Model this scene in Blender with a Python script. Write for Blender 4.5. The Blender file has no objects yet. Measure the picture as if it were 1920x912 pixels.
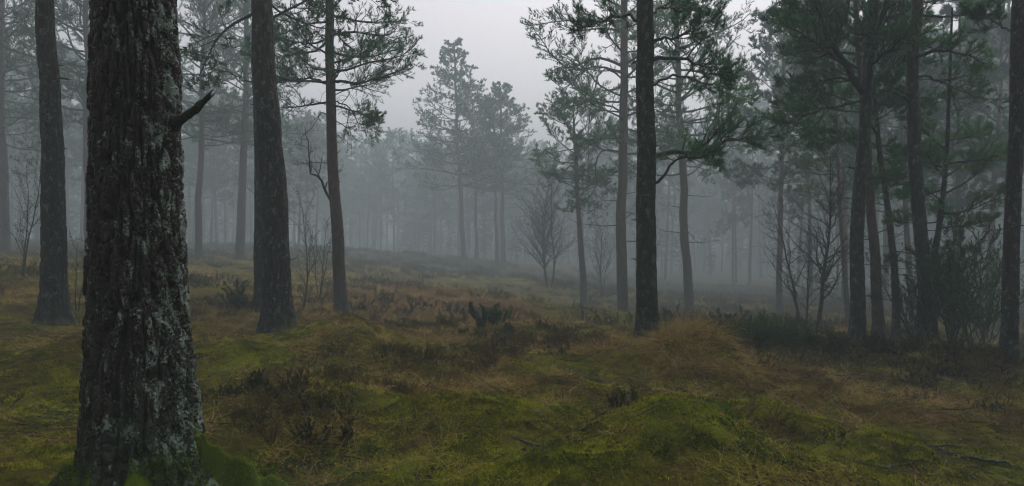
import bpy, math, numpy as np
from math import radians, pi

# ------------------------------------------------------------------ camera, sky, sun, exposure
S = bpy.context.scene
COL = S.collection
CAMZ = 1.6
FPX = 1280.0                                  # focal length in pixels of the 1920 px wide photograph
cam = bpy.data.cameras.new("camera"); cam.sensor_width = 36.0; cam.lens = 24.0
cam.clip_start = 0.05; cam.clip_end = 2000.0
camo = bpy.data.objects.new("camera", cam); COL.objects.link(camo)
camo.location = (0, 0, CAMZ); camo.rotation_euler = (radians(90), 0, 0)
S.camera = camo

SUN_EL, SUN_AZ = 58.0, 20.0                   # overcast: a faint broad sun high behind the cloud
w = bpy.data.worlds.new("World"); S.world = w; w.use_nodes = True
nt = w.node_tree; nt.nodes.clear()
sky = nt.nodes.new("ShaderNodeTexSky"); sky.sky_type = 'NISHITA'; sky.sun_disc = False
sky.sun_elevation = radians(SUN_EL); sky.sun_rotation = radians(SUN_AZ)
sky.air_density = 1.0; sky.dust_density = 6.0; sky.ozone_density = 1.0
hs = nt.nodes.new("ShaderNodeHueSaturation"); hs.inputs['Saturation'].default_value = 0.16
bgn = nt.nodes.new("ShaderNodeBackground"); bgn.inputs['Strength'].default_value = 0.12
out = nt.nodes.new("ShaderNodeOutputWorld")
nt.links.new(sky.outputs[0], hs.inputs['Color']); tint = nt.nodes.new('ShaderNodeMix'); tint.data_type = 'RGBA'; tint.blend_type = 'MULTIPLY'; tint.inputs[0].default_value = 1; tint.inputs[7].default_value = (1.0, .955, .985, 1)   # grey stratus
nt.links.new(hs.outputs[0], tint.inputs[6]); nt.links.new(tint.outputs[2], bgn.inputs[0]); nt.links.new(bgn.outputs[0], out.inputs[0])

sl = bpy.data.lights.new("sun", 'SUN'); sl.energy = 0.5; sl.angle = radians(70); sl.color = (1.0, 0.97, 0.93)
so = bpy.data.objects.new("sun", sl); COL.objects.link(so)
so.rotation_euler = (radians(90 - SUN_EL), 0, radians(180 - SUN_AZ)); so.location = (0, 0, 60)

S.view_settings.view_transform = 'Standard'; S.view_settings.look = 'None'
S.view_settings.gamma = 1.0; S.view_settings.exposure = 0.52; S.view_settings.use_curve_mapping = False
S.cycles.use_denoising = True; S.cycles.denoising_prefilter = 'FAST'; S.cycles.filter_width = 1.15
S.cycles.max_bounces = 5; S.cycles.diffuse_bounces = 2; S.cycles.glossy_bounces = 2
S.cycles.transmission_bounces = 2; S.cycles.volume_bounces = 0; S.cycles.transparent_max_bounces = 4
HAZE_DENSITY = 0.0074

# ------------------------------------------------------------------ noise and small maths
def _h(ix, iy, iz, seed):
    n = (ix.astype(np.int64) * 374761393 + iy.astype(np.int64) * 668265263 + iz.astype(np.int64) * 2147483647 + seed * 1274126177) & 0xffffffff
    n = ((n ^ (n >> 13)) * 1274126177) & 0xffffffff
    n = ((n ^ (n >> 16)) * 2246822519) & 0xffffffff
    return ((n ^ (n >> 15)) & 0xffffff) / float(0xffffff)
def vnoise(x, y, z=None, seed=0):
    x = np.asarray(x, float); y = np.asarray(y, float)
    z = np.zeros_like(x) if z is None else np.asarray(z, float)
    i, j, k = np.floor(x), np.floor(y), np.floor(z)
    f, g, h = x - i, y - j, z - k
    f = f*f*(3-2*f); g = g*g*(3-2*g); h = h*h*(3-2*h)
    def c(a, b, d): return _h(i+a, j+b, k+d, seed)
    l0 = (c(0,0,0)*(1-f)+c(1,0,0)*f)*(1-g) + (c(0,1,0)*(1-f)+c(1,1,0)*f)*g
    l1 = (c(0,0,1)*(1-f)+c(1,0,1)*f)*(1-g) + (c(0,1,1)*(1-f)+c(1,1,1)*f)*g
    return (l0*(1-h) + l1*h) * 2 - 1
def fbm(x, y, z=None, seed=0, o=4):
    s = 0; a = 0.5; t = 0
    for q in range(o):
        s = s + a * vnoise(np.asarray(x)*2**q, np.asarray(y)*2**q, None if z is None else np.asarray(z)*2**q, seed+q*17); a *= .5
    return s
def voronoi(u, v, seed=0, wrap=None):
    """F1, F2 and the id (0..1) of the nearest cell; wrap = period in u"""
    i, j = np.floor(u), np.floor(v)
    f1 = np.full(u.shape, 9.0); f2 = np.full(u.shape, 9.0); cid = np.zeros(u.shape)
    zz = np.zeros_like(u)
    for a in (-1, 0, 1):
        for b in (-1, 0, 1):
            ci, cj = i + a, j + b
            hi = np.mod(ci, wrap) if wrap else ci
            px = ci + _h(hi, cj, zz, seed); py = cj + _h(hi, cj, zz + 1, seed)
            d = np.hypot(px - u, py - v)
            n = d < f1
            f2 = np.where(n, f1, np.minimum(f2, d)); cid = np.where(n, _h(hi, cj, zz + 2, seed), cid); f1 = np.where(n, d, f1)
    return f1, f2, cid
def sst(a, b, x):
    t = np.clip((np.asarray(x, float) - a) / (b - a), 0, 1); return t*t*(3-2*t)
def nrm(v): return v / np.maximum(np.linalg.norm(v, axis=-1, keepdims=True), 1e-9)
def PX(px, py, Y): return np.array([(px - 960) / FPX * Y, Y, CAMZ - (py - 456) / FPX * Y])

# ------------------------------------------------------------------ mesh and object helpers
def mesh_from(name, V, F, mats, mi=None, smooth=False):
    """V (n,3); F a list of int arrays (m,3) or (m,4); mi a material index for each array"""
    me = bpy.data.meshes.new(name)
    V = np.ascontiguousarray(V, np.float32)
    F = [np.asarray(f, np.int32) for f in F if len(f)]
    lens = np.concatenate([np.full(len(f), f.shape[1], np.int32) for f in F])
    loops = np.concatenate([f.ravel() for f in F])
    me.vertices.add(len(V)); me.vertices.foreach_set("co", V.ravel())
    me.loops.add(len(loops)); me.loops.foreach_set("vertex_index", loops)
    me.polygons.add(len(lens))
    st = np.concatenate([[0], np.cumsum(lens)[:-1]]).astype(np.int32)
    me.polygons.foreach_set("loop_start", st)
    if mi is not None:
        me.polygons.foreach_set("material_index", np.concatenate([np.full(len(f), m, np.int32) for f, m in zip(F, mi)]))
    me.polygons.foreach_set("use_smooth", np.full(len(lens), bool(smooth)))
    for m in mats: me.materials.append(m)
    me.update(calc_edges=True)
    return me
def obj(name, me, parent=None, loc=None):
    o = bpy.data.objects.new(name, me); COL.objects.link(o)
    if parent is not None: o.parent = parent
    if loc is not None: o.location = loc
    return o
def tag(o, label=None, cat=None, group=None, kind=None):
    if label: o["label"] = label
    if cat: o["category"] = cat
    if group: o["group"] = group
    if kind: o["kind"] = kind
    return o
class Bag:
    """collects vertices and faces for one mesh; one face list for each material index"""
    def __init__(s): s.V = []; s.F = {}; s.n = 0
    def add(s, V, F, m=0):
        V = V.reshape(-1, 3); s.V.append(V); s.F.setdefault((m, F.shape[1]), []).append(F + s.n); s.n += len(V)
    def part(s, m):
        b = Bag(); V = np.concatenate(s.V)
        for k in s.F:
            if k[0] == m:
                F = np.concatenate(s.F[k]); u, inv = np.unique(F, return_inverse=True); b.add(V[u], inv.reshape(F.shape), 0)
        return b
    def mesh(s, name, mats, smooth=False):
        ks = sorted(s.F)
        return mesh_from(name, np.concatenate(s.V), [np.concatenate(s.F[k]) for k in ks], mats, [k[0] for k in ks], smooth)

# ------------------------------------------------------------------ branching
def tube(P, R, k):
    """a batch of tapering tubes: P (m,n,3), R (m,n)"""
    m, n, _ = P.shape
    T = np.empty_like(P); T[:, 1:-1] = P[:, 2:] - P[:, :-2]; T[:, 0] = P[:, 1] - P[:, 0]; T[:, -1] = P[:, -1] - P[:, -2]
    T = nrm(T)
    ref = np.eye(3)[np.argmin(np.abs(T.mean(1)), axis=1)][:, None, :]
    A = nrm(np.cross(T, np.broadcast_to(ref, T.shape))); B = np.cross(T, A)
    th = np.arange(k) * 2 * pi / k
    V = P[:, :, None, :] + R[:, :, None, None] * (A[:, :, None, :] * np.cos(th)[:, None] + B[:, :, None, :] * np.sin(th)[:, None])
    a = np.arange(m)[:, None, None] * n * k + np.arange(n - 1)[None, :, None] * k
    i0 = a + np.arange(k); i1 = a + (np.arange(k) + 1) % k
    F = np.stack([i0, i1, i1 + k, i0 + k], -1).reshape(-1, 4)
    return V.reshape(-1, 3), F
def at(P, t):
    """point and tangent of polylines P (m,n,3) at t (m,q) in 0..1"""
    n = P.shape[1]; s = np.clip(t, 0, .9999) * (n - 1); i = s.astype(int); f = (s - i)[..., None]
    r = np.arange(P.shape[0])[:, None]
    return P[r, i] * (1 - f) + P[r, i + 1] * f, nrm(P[r, i + 1] - P[r, i])
def grow(rng, p0, d, L, n, wander, up):
    M = len(p0); P = np.empty((M, n, 3)); P[:, 0] = p0; d = nrm(d); st = (L / (n - 1))[:, None]
    for i in range(1, n):
        d = nrm(d + rng.normal(0, wander, (M, 3)) + np.array([0, 0, up]))
        P[:, i] = P[:, i-1] + d * st
    return P
def spawn(rng, P, R, k, t0, t1, L, ang, n, wander=.15, up=.04, flat=.4, lift=.1, tip=.15, rk=.55):
    """k children on each polyline; L (m,) is the child length at the parent's base"""
    m = P.shape[0]
    t = t0 + (t1 - t0) * (np.arange(k)[None] + rng.random((m, k))) / k
    p, T = at(P, t)
    q = nrm(np.cross(T, np.broadcast_to([0, 0, 1.0], T.shape)) + 1e-6)
    b = np.cross(q, T)
    ph = np.where((np.arange(k) % 2)[None] == 0, 0, pi) + rng.normal(0, 1.0, (m, k)) * (1 - flat) * 1.6
    perp = q * np.cos(ph)[..., None] + b * np.sin(ph)[..., None]
    a = ang * rng.uniform(.7, 1.3, (m, k))[..., None]
    d = T * np.cos(a) + perp * np.sin(a) + np.array([0, 0, lift])
    Lc = (L[:, None] * (1 - .55 * np.clip((t - t0) / max(1e-6, 1 - t0), 0, 1)) * rng.uniform(.6, 1.25, (m, k))).ravel()
    C = grow(rng, p.reshape(-1, 3), d.reshape(-1, 3), Lc, n, wander, up)
    rn = R.shape[1]; ri = np.clip((t * (rn - 1)).astype(int), 0, rn - 1)
    r0 = np.minimum(R[np.arange(m)[:, None], ri].ravel() * rk, Lc * .03 + .002)
    RC = r0[:, None] * np.linspace(1, tip, n)[None]
    return C, RC, Lc
def needles(rng, P, K, ln, wd, t0=.25, ang=.85):
    """K needles on each twig, each one thin triangle"""
    m = P.shape[0]; t = t0 + (1 - t0) * rng.random((m, K))
    p, T = at(P, t)
    q = nrm(np.cross(T, rng.normal(0, 1, T.shape)))
    a = (ang * rng.uniform(.55, 1.25, (m, K)) * (1 - .5 * (t - t0) / (1 - t0)))[..., None]
    d = nrm(T * np.cos(a) + q * np.sin(a) + np.array([0, 0, .12]))
    s = nrm(np.cross(d, rng.normal(0, 1, T.shape))) * (wd * .5)
    l = ln * rng.uniform(.7, 1.2, (m, K))[..., None]
    V = np.stack([p - s, p + s, p + d * l], 2).reshape(-1, 3)
    return V, np.arange(len(V)).reshape(-1, 3)
def resample(pts, n):
    """smooth polyline through pts with n points"""
    pts = np.asarray(pts, float)
    if len(pts) == 2: return pts[0] + (pts[1] - pts[0]) * np.linspace(0, 1, n)[:, None]
    q = np.vstack([2*pts[0]-pts[1], pts, 2*pts[-1]-pts[-2]]); o = []
    for i in range(len(pts) - 1):
        a, b, c, d = q[i:i+4]; t = np.linspace(0, 1, 12, endpoint=(i == len(pts)-2))[:, None]
        o.append(.5*((2*b)+(c-a)*t+(2*a-5*b+4*c-d)*t*t+(3*b-a-3*c+d)*t**3))
    o = np.vstack(o); s = np.concatenate([[0], np.cumsum(np.linalg.norm(np.diff(o, axis=0), axis=1))])
    u = np.linspace(0, s[-1], n)
    return np.stack([np.interp(u, s, o[:, c]) for c in range(3)], 1)

# ------------------------------------------------------------------ materials
def mat(name):
    m = bpy.data.materials.new(name); m.use_nodes = True
    t = m.node_tree; b = t.nodes['Principled BSDF']
    return m, t, b
def nd(t, k, **kw):
    n = t.nodes.new(k)
    for a, v in kw.items(): setattr(n, a, v)
    return n
def ramp(t, fac, stops, interp='LINEAR'):
    r = nd(t, "ShaderNodeValToRGB"); cr = r.color_ramp; cr.interpolation = interp
    while len(cr.elements) < len(stops): cr.elements.new(.5)
    for e, (p, c) in zip(cr.elements, stops):
        e.position = p; e.color = (*c, 1) if len(c) == 3 else c
    t.links.new(fac, r.inputs[0]); return r.outputs[0]
def noise(t, vec, scale, detail=4, rough=.55, dist=0):
    n = nd(t, "ShaderNodeTexNoise"); n.inputs['Scale'].default_value = scale; n.inputs['Detail'].default_value = detail
    n.inputs['Roughness'].default_value = rough; n.inputs['Distortion'].default_value = dist
    t.links.new(vec, n.inputs['Vector']); return n.outputs[0]
def mapping(t, vec, sc):
    n = nd(t, "ShaderNodeMapping"); n.inputs['Scale'].default_value = sc; t.links.new(vec, n.inputs['Vector']); return n.outputs[0]
def mixc(t, f, a, b):
    n = nd(t, "ShaderNodeMix", data_type='RGBA')
    for i, v in ((0, f), (6, a), (7, b)):
        if isinstance(v, (tuple, float, int)): n.inputs[i].default_value = (*v, 1) if isinstance(v, tuple) else v
        else: t.links.new(v, n.inputs[i])
    return n.outputs[2]
def bump(t, b, h, strength, dist):
    n = nd(t, "ShaderNodeBump"); n.inputs['Strength'].default_value = strength; n.inputs['Distance'].default_value = dist
    t.links.new(h, n.inputs['Height']); t.links.new(n.outputs[0], b.inputs['Normal'])
def bark_mat(name, dark, light, lichen, lich_amt, orange=None, oz=(4, 7), algae=(0.02, .035, .018), algae_z=1.5, rough=.55, scale=1.0, spec=.15, side=0.0):
    m, t, b = mat(name); tc = nd(t, "ShaderNodeTexCoord").outputs['Object']
    st = mapping(t, tc, (1, 1, .28))
    n1 = noise(t, st, 16*scale, 6, .62, .6); n2 = noise(t, tc, 55*scale, 5, .6)
    col = ramp(t, n1, [(.3, dark), (.52, tuple((a+c)/2 for a, c in zip(dark, light))), (.72, light)])
    sep = nd(t, "ShaderNodeSeparateXYZ"); t.links.new(tc, sep.inputs[0])
    if orange:
        f = nd(t, "ShaderNodeMapRange"); f.inputs[1].default_value = oz[0]; f.inputs[2].default_value = oz[1]
        t.links.new(sep.outputs[2], f.inputs[0])
        o = ramp(t, n1, [(.3, tuple(c*.55 for c in orange)), (.7, orange)])
        col = mixc(t, f.outputs[0], col, o)
    # algae film on one side and low down
    ng = noise(t, mapping(t, tc, (1, 1, .5)), 3.2, 4, .6)
    az = nd(t, "ShaderNodeMapRange"); az.inputs[1].default_value = algae_z; az.inputs[2].default_value = 0; az.inputs[3].default_value = -.12; az.inputs[4].default_value = .25
    t.links.new(sep.outputs[2], az.inputs[0])
    ad = nd(t, "ShaderNodeMath", operation='ADD'); t.links.new(ng, ad.inputs[0]); t.links.new(az.outputs[0], ad.inputs[1])
    col = mixc(t, ramp(t, ad.outputs[0], [(.5, (0,0,0)), (.72, (.8,.8,.8))]), col, algae)
    # crusts of grey-green lichen
    nl = noise(t, mapping(t, tc, (1, 1, .6)), 12*scale, 4, .65, .3)
    nl2 = noise(t, tc, 60*scale, 6, .75)
    mu = nd(t, "ShaderNodeMath", operation='MULTIPLY_ADD'); t.links.new(nl, mu.inputs[0]); mu.inputs[1].default_value = 1.0; t.links.new(nl2, mu.inputs[2])
    hf = nd(t, "ShaderNodeMath", operation='MULTIPLY'); t.links.new(mu.outputs[0], hf.inputs[0]); hf.inputs[1].default_value = .5
    if side:                                         # lichen keeps to the weather side of the trunk
        gn = nd(t, "ShaderNodeVectorMath", operation='NORMALIZE'); cb = nd(t, "ShaderNodeCombineXYZ"); t.links.new(sep.outputs[0], cb.inputs[0]); t.links.new(sep.outputs[1], cb.inputs[1]); t.links.new(cb.outputs[0], gn.inputs[0])
        sx = nd(t, "ShaderNodeSeparateXYZ"); t.links.new(gn.outputs[0], sx.inputs[0])
        h2 = nd(t, "ShaderNodeMath", operation='MULTIPLY_ADD'); t.links.new(sx.outputs[0], h2.inputs[0]); h2.inputs[1].default_value = side; t.links.new(hf.outputs[0], h2.inputs[2]); hf = h2
    col = mixc(t, ramp(t, hf.outputs[0], [(.60 - .10*lich_amt, (0,0,0)), (.622 - .10*lich_amt, (.9,.9,.9))]), col, lichen)
    t.links.new(col, b.inputs['Base Color'])
    t.links.new(ramp(t, n2, [(.3, (rough-.15,)*3), (.7, (rough+.2,)*3)]), b.inputs['Roughness'])
    b.inputs['Specular IOR Level'].default_value = spec
    h = nd(t, "ShaderNodeMath", operation='MULTIPLY_ADD'); t.links.new(n2, h.inputs[0]); h.inputs[1].default_value = .35; t.links.new(n1, h.inputs[2])
    bump(t, b, h.outputs[0], .9, .02/scale)
    return m
def leaf_mat(name, c0, c1, c2, scale=1.2, rough=.6, trans=0.0, rnd=.35, spec=.06):
    """foliage: hue drifts with place in the plant and from plant to plant"""
    m, t, b = mat(name); tc = nd(t, "ShaderNodeTexCoord").outputs['Object']
    oi = nd(t, "ShaderNodeObjectInfo")
    n1 = noise(t, tc, scale, 4, .65)
    a = nd(t, "ShaderNodeMath", operation='MULTIPLY_ADD'); t.links.new(oi.outputs['Random'], a.inputs[0]); a.inputs[1].default_value = rnd; t.links.new(n1, a.inputs[2])
    s = nd(t, "ShaderNodeMath", operation='SUBTRACT'); t.links.new(a.outputs[0], s.inputs[0]); s.inputs[1].default_value = rnd*.5
    col = ramp(t, s.outputs[0], [(.28, c0), (.5, c1), (.74, c2)])
    t.links.new(col, b.inputs['Base Color']); b.inputs['Roughness'].default_value = rough
    b.inputs['Specular IOR Level'].default_value = spec
    if trans:
        tr = nd(t, "ShaderNodeBsdfTranslucent"); t.links.new(col, tr.inputs[0])
        mx = nd(t, "ShaderNodeMixShader"); mx.inputs[0].default_value = trans
        t.links.new(b.outputs[0], mx.inputs[1]); t.links.new(tr.outputs[0], mx.inputs[2])
        t.links.new(mx.outputs[0], t.nodes['Material Output'].inputs[0])
    return m
M_NEAR = bark_mat("bark_wet_close", (.006,.0035,.0025), (.034,.018,.011), (.24,.31,.26), .45, algae=(.016,.026,.008), algae_z=1.8, rough=.38, scale=1.0, spec=.35, side=.04)
M_BARK = bark_mat("bark_dark", (.007,.005,.004), (.028,.021,.015), (.13,.155,.13), .5, orange=(.06,.034,.021), oz=(3.5, 7.5), algae=(.022,.036,.022), algae_z=1.3, scale=1.0)
M_BARKG = bark_mat("bark_green", (.011,.011,.007), (.045,.046,.030), (.13,.17,.13), .5, orange=(.05,.035,.022), oz=(4, 8), algae=(.013,.026,.013), algae_z=4.5, scale=1.0)
M_BARKO = bark_mat("bark_ruddy", (.03,.021,.015), (.085,.06,.045), (.16,.19,.16), .2, orange=(.125,.076,.052), oz=(1.5, 5.0), algae=(.03,.045,.026), algae_z=1.0, scale=.9)
M_WOOD = bark_mat("branch_wood", (.014,.011,.009), (.05,.04,.03), (.12,.15,.12), .3, algae_z=-50, scale=2.0)
M_DEAD = bark_mat("dead_wood", (.02,.016,.013), (.07,.058,.046), (.13,.16,.13), .5, algae_z=-50, scale=2.0)
M_NDL = leaf_mat("pine_needles", (.020,.070,.030), (.048,.148,.058), (.095,.23,.085), 2.2, .6, .45)
M_NDLF = leaf_mat("pine_needles_far", (.014,.050,.028), (.030,.090,.046), (.050,.13,.062), .6, .6, .4)
M_MOSS = leaf_mat("moss_tufts", (.050,.070,.003), (.155,.180,.008), (.34,.33,.022), 26.0, .85, .2, .7, .04)
M_GRASS = leaf_mat("grass_olive", (.042,.052,.004), (.140,.142,.015), (.34,.29,.065), 24.0, .75, .15, .8, .04)
M_DRY = leaf_mat("grass_dry", (.075,.043,.011), (.21,.135,.038), (.46,.33,.125), 24.0, .75, .15, .7, .04)
M_TUSS = leaf_mat("grass_golden", (.14,.090,.026), (.38,.27,.095), (.62,.48,.22), 9.0, .75, .2, .0, .04)
M_HEATH = leaf_mat("heather_leaves", (.026,.030,.009), (.075,.070,.020), (.17,.125,.044), 18.0, .8, .1, .7, .04)
M_JUN = leaf_mat("juniper_leaves", (.018,.046,.014), (.042,.098,.028), (.08,.15,.042), 6.0, .75, .25, .4, .04)
M_HERB = leaf_mat("herb_leaves", (.018,.040,.006), (.045,.085,.012), (.085,.14,.022), 24.0, .6, .2, .7, .04)
M_LITTER = leaf_mat("leaf_litter", (.03,.018,.010), (.075,.045,.024), (.15,.10,.055), 3.0, .7, .0, .8, .04)

# ------------------------------------------------------------------ terrain height
_cp = [PX(*a) for a in (
    (100,612,12.5),(520,622,12),(640,587,18),(448,488,45.6),(5,468,46),(868,487,80),(800,540,27),(740,508,50),(300,522,20),(420,532,25),(560,552,25),
    (1095,575,39.6),(1168,602,31.2),(1215,638,11.6),(1293,590,36),(1528,622,19),(1607,643,14),(1648,645,17),(1745,658,14),(1890,680,10.6),
    (1700,572,50),(1400,565,50),(1030,534,50),(1150,550,62),(900,480,150),(300,466,130),(1700,512,140),(1300,508,140),
    (960,608,16),(900,622,13),(1380,655,12.5),(1800,702,9.9),(1500,690,9.6),
    (200,912,4.3),(700,912,4.45),(1100,905,4.4),(1300,880,4.7),(1700,912,5.1),(1900,800,7.1),(60,720,7.2),(900,720,7.8),(1250,730,7.4))]
_cp += [np.array(a) for a in ((-5,0,.1),(5,0,-.05),(0,-8,.05),(-14,-8,.4),(14,-8,-.5),(-60,20,1.4),(60,20,-2.2),(-220,60,3),(220,60,-6),(0,240,2),(-150,220,3),(150,220,-5),(0,-220,0),(-220,-200,2),(220,-200,-4))]
_cp = np.array(_cp); _cx = _cp[:, :2] / 40.0
def _phi(d2): return np.where(d2 > 1e-12, .5 * d2 * np.log(np.maximum(d2, 1e-12)), 0)
_n = len(_cp); _A = np.zeros((_n+3, _n+3))
_A[:_n,:_n] = _phi(((_cx[:,None]-_cx[None])**2).sum(-1)) + np.eye(_n) * 2e-4
_A[:_n,_n] = 1; _A[:_n,_n+1:] = _cx; _A[_n,:_n] = 1; _A[_n+1:,:_n] = _cx.T
_w = np.linalg.solve(_A, np.concatenate([_cp[:,2], [0,0,0]]))
def base_h(x, y):
    x = np.asarray(x, float); y = np.asarray(y, float); r = _w[_n] + _w[_n+1]*x/40 + _w[_n+2]*y/40
    for i in range(_n): r = r + _w[i] * _phi((x/40-_cx[i,0])**2 + (y/40-_cx[i,1])**2)
    return r
def ground_px(px, py, lo=3.0, hi=60.0):
    """where the line of sight through a point of the photograph meets the bare terrain"""
    Y = np.exp(np.linspace(math.log(lo), math.log(hi), 600)); X = (px-960)/FPX*Y; Z = CAMZ-(py-456)/FPX*Y
    k = np.argmax(Z <= base_h(X, Y)); return X[k], Y[k]
def zone(cx, cy, rx, ry, a=1.0):
    """an ellipse on the ground: centre, half-width, half-depth, amount"""
    x, y = ground_px(cx, cy); _, y0 = ground_px(cx, cy+ry); _, y1 = ground_px(cx, cy-ry)
    return (x, y, rx/FPX*y, max(.3, (y1-y0)/2), a)
def zsum(zs, x, y, sharp=2.0):
    s = np.zeros_like(np.asarray(x, float))
    for (a, b, rx, ry, k) in zs: s = np.maximum(s, k*np.exp(-(((x-a)/rx)**2+((y-b)/ry)**2)**(sharp/2)))
    return s
Z_MOUND = [zone(*a) for a in ((1275,845,150,42,.24),(880,795,190,30,.20),(1060,890,150,30,.12),(650,642,100,14,.22),(560,780,190,36,.16),(90,700,170,34,.18),(1010,745,150,22,.14),(1450,800,120,26,.14),(1650,860,150,26,.14),(760,700,140,18,.14),(430,680,110,18,.14))]
Z_HUMMOCK = [zone(1302,690,92,18,.40), zone(1230,668,60,12,.12)]
Z_MOSS = [zone(*a) for a in ((700,760,120,20,.5),(1000,690,140,18,.5),(450,700,100,30,.55),(780,880,120,40,.5),(1150,720,90,14,.5),(1280,835,150,48,1.0),(880,785,170,38,.8),(1020,870,230,45,.75),(610,642,120,18,.7),(120,620,70,14,.8),(530,632,70,12,.9),(300,900,230,60,.8),(1380,760,110,25,.5),(1800,860,170,40,.55),(1560,870,160,40,.5),(120,760,150,60,.5))]
Z_DRY = [zone(*a) for a in ((1290,705,110,16,.4),(1440,695,110,20,.55),(880,735,110,28,.8),(720,540,150,30,.9),(900,560,120,26,.8),(1100,650,150,14,.7),(1650,760,200,28,.6),(80,560,110,30,.5),(700,660,150,20,.4),(1850,760,160,40,.5))]
Z_HEATH = [zone(*a) for a in ((590,775,150,55,.5),(1190,765,70,26,.6),(1480,655,170,26,.6),(1760,690,170,28,.55),(460,570,90,24,.8),(1010,634,90,12,.55),(790,612,110,8,.45),(900,670,70,14,.6),(1500,830,90,16,.25),(780,690,130,16,.6))]
Z_HERB = [zone(*a) for a in ((560,870,150,40,1.0),(1290,860,120,30,.5),(1420,880,150,40,.6),(700,850,120,30,.6))]
def seg(pa, pb):
    a = np.array(ground_px(*pa)); b = np.array(ground_px(*pb)); return a, b
CREV = [(*seg((1065,812),(1180,862)), .05, .07), (*seg((1180,862),(1260,905)), .05, .06), (*seg((1412,690),(1500,760)), .10, .20), (*seg((1500,760),(1560,800)), .06, .06), (*seg((1690,835),(1890,880)), .05, .05), (*seg((840,770),(960,760)), .05, .05)]
def seg_d(x, y, a, b):
    d = b - a; t = np.clip(((x-a[0])*d[0]+(y-a[1])*d[1])/(d@d), 0, 1); return np.hypot(x-a[0]-t*d[0], y-a[1]-t*d[1])
def H(x, y):
    x = np.asarray(x, float); y = np.asarray(y, float)
    h = base_h(x, y)
    near = 1 - sst(16, 60, np.hypot(x, y))
    h = h + .20*fbm(x*.6, y*.6, None, 3, 3)*(.4+.6*near) + .05*near*fbm(x*1.9, y*1.9, None, 9, 3) + .35*(1-near)*fbm(x*.07, y*.07, None, 5, 3)
    h = h + 1.5*zsum(Z_MOUND, x, y) + zsum(Z_HUMMOCK, x, y)
    for a, b, wd, dp in CREV: h = h - dp*np.exp(-(seg_d(x, y, a, b)/wd)**2)
    return h
def Hs(x, y): return float(H(np.array([x]), np.array([y]))[0])

# ------------------------------------------------------------------ ground sheet
def axis(lo, hi, c0, c1, step, gr):
    a = list(np.arange(c0, c1, step)); s = step; v = a[-1]
    while v < hi: s *= gr; v += s; a.append(v)
    s = step; v = a[0]; b = []
    while v > lo: s *= gr; v -= s; b.append(v)
    return np.array(b[::-1] + a)
gx = axis(-230, 230, -8.5, 8.5, .055, 1.045); gy = axis(-230, 230, 3.4, 15, .055, 1.045)
GX, GY = np.meshgrid(gx, gy); GZ = H(GX, GY)
_nr = 1 - sst(14, 30, np.hypot(GX, GY))
GZ = GZ + _nr*(.034*fbm(GX*5.5, GY*5.5, None, 21, 3) + .012*np.abs(fbm(GX*15, GY*15, None, 33, 2)))
nx, ny = len(gx), len(gy)
ii = (np.arange(ny-1)[:,None]*nx + np.arange(nx-1)[None]).ravel()
gm, t, b = mat("forest_floor")
at_m = nd(t, "ShaderNodeAttribute", attribute_name="cover").outputs['Color']
sp = nd(t, "ShaderNodeSeparateColor"); t.links.new(at_m, sp.inputs[0])
tc = nd(t, "ShaderNodeTexCoord").outputs['Object']
n1 = noise(t, tc, 1.3, 8, .65, .4); n2 = noise(t, tc, 9, 6, .7); n3 = noise(t, tc, 60, 4, .65); n4 = noise(t, tc, .35, 5, .6)
def wob(a, n, k=.9):
    q = nd(t, "ShaderNodeMath", operation='MULTIPLY_ADD'); t.links.new(n, q.inputs[0]); q.inputs[1].default_value = k; t.links.new(a, q.inputs[2])
    r = nd(t, "ShaderNodeMapRange"); r.inputs[1].default_value = .5*k+.22; r.inputs[2].default_value = .5*k+.5; t.links.new(q.outputs[0], r.inputs[0]); return r.outputs[0]
col = ramp(t, n2, [(.25, (.018,.014,.004)), (.45, (.055,.045,.009)), (.62, (.10,.082,.016)), (.8, (.19,.14,.036))])
col = mixc(t, ramp(t, n1, [(.42, (0,0,0)), (.6, (.75,.75,.75))]), col, ramp(t, n2, [(.3, (.045,.055,.004)), (.7, (.13,.13,.013))]))
col = mixc(t, wob(sp.outputs[1], n2), col, ramp(t, n3, [(.3, (.05,.028,.010)), (.7, (.13,.078,.028))]))
col = mixc(t, wob(sp.outputs[2], n2), col, ramp(t, n3, [(.3, (.012,.011,.007)), (.7, (.045,.034,.02))]))
col = mixc(t, wob(sp.outputs[0], n2), col, ramp(t, n3, [(.3, (.047,.062,.003)), (.55, (.115,.138,.008)), (.8, (.21,.21,.018))]))
t.links.new(col, b.inputs['Base Color']); b.inputs['Roughness'].default_value = .95; b.inputs['Specular IOR Level'].default_value = .03
hh = nd(t, "ShaderNodeMath", operation='MULTIPLY_ADD'); t.links.new(n3, hh.inputs[0]); hh.inputs[1].default_value = .4; t.links.new(n2, hh.inputs[2])
bump(t, b, hh.outputs[0], 1.0, .05)
me = mesh_from("ground", np.stack([GX, GY, GZ], -1).reshape(-1, 3), [np.stack([ii, ii+1, ii+1+nx, ii+nx], -1)], [gm], None, True)
ca = me.color_attributes.new("cover", 'FLOAT_COLOR', 'POINT')
cc = np.ones((nx*ny, 4), np.float32); fx, fy = GX.ravel(), GY.ravel()
slope = .25*sst(18, 30, fy)*(1-sst(90,130,fy))
cc[:,0] = zsum(Z_MOSS, fx, fy); cc[:,1] = np.maximum(zsum(Z_DRY, fx, fy), slope); cc[:,2] = np.maximum(zsum(Z_HEATH, fx, fy), .36*sst(30, 60, np.hypot(fx, fy)))
ca.data.foreach_set("color", cc.ravel())
tag(obj("ground", me), "mossy forest floor sloping away into the fog", "ground", kind="structure")

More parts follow.
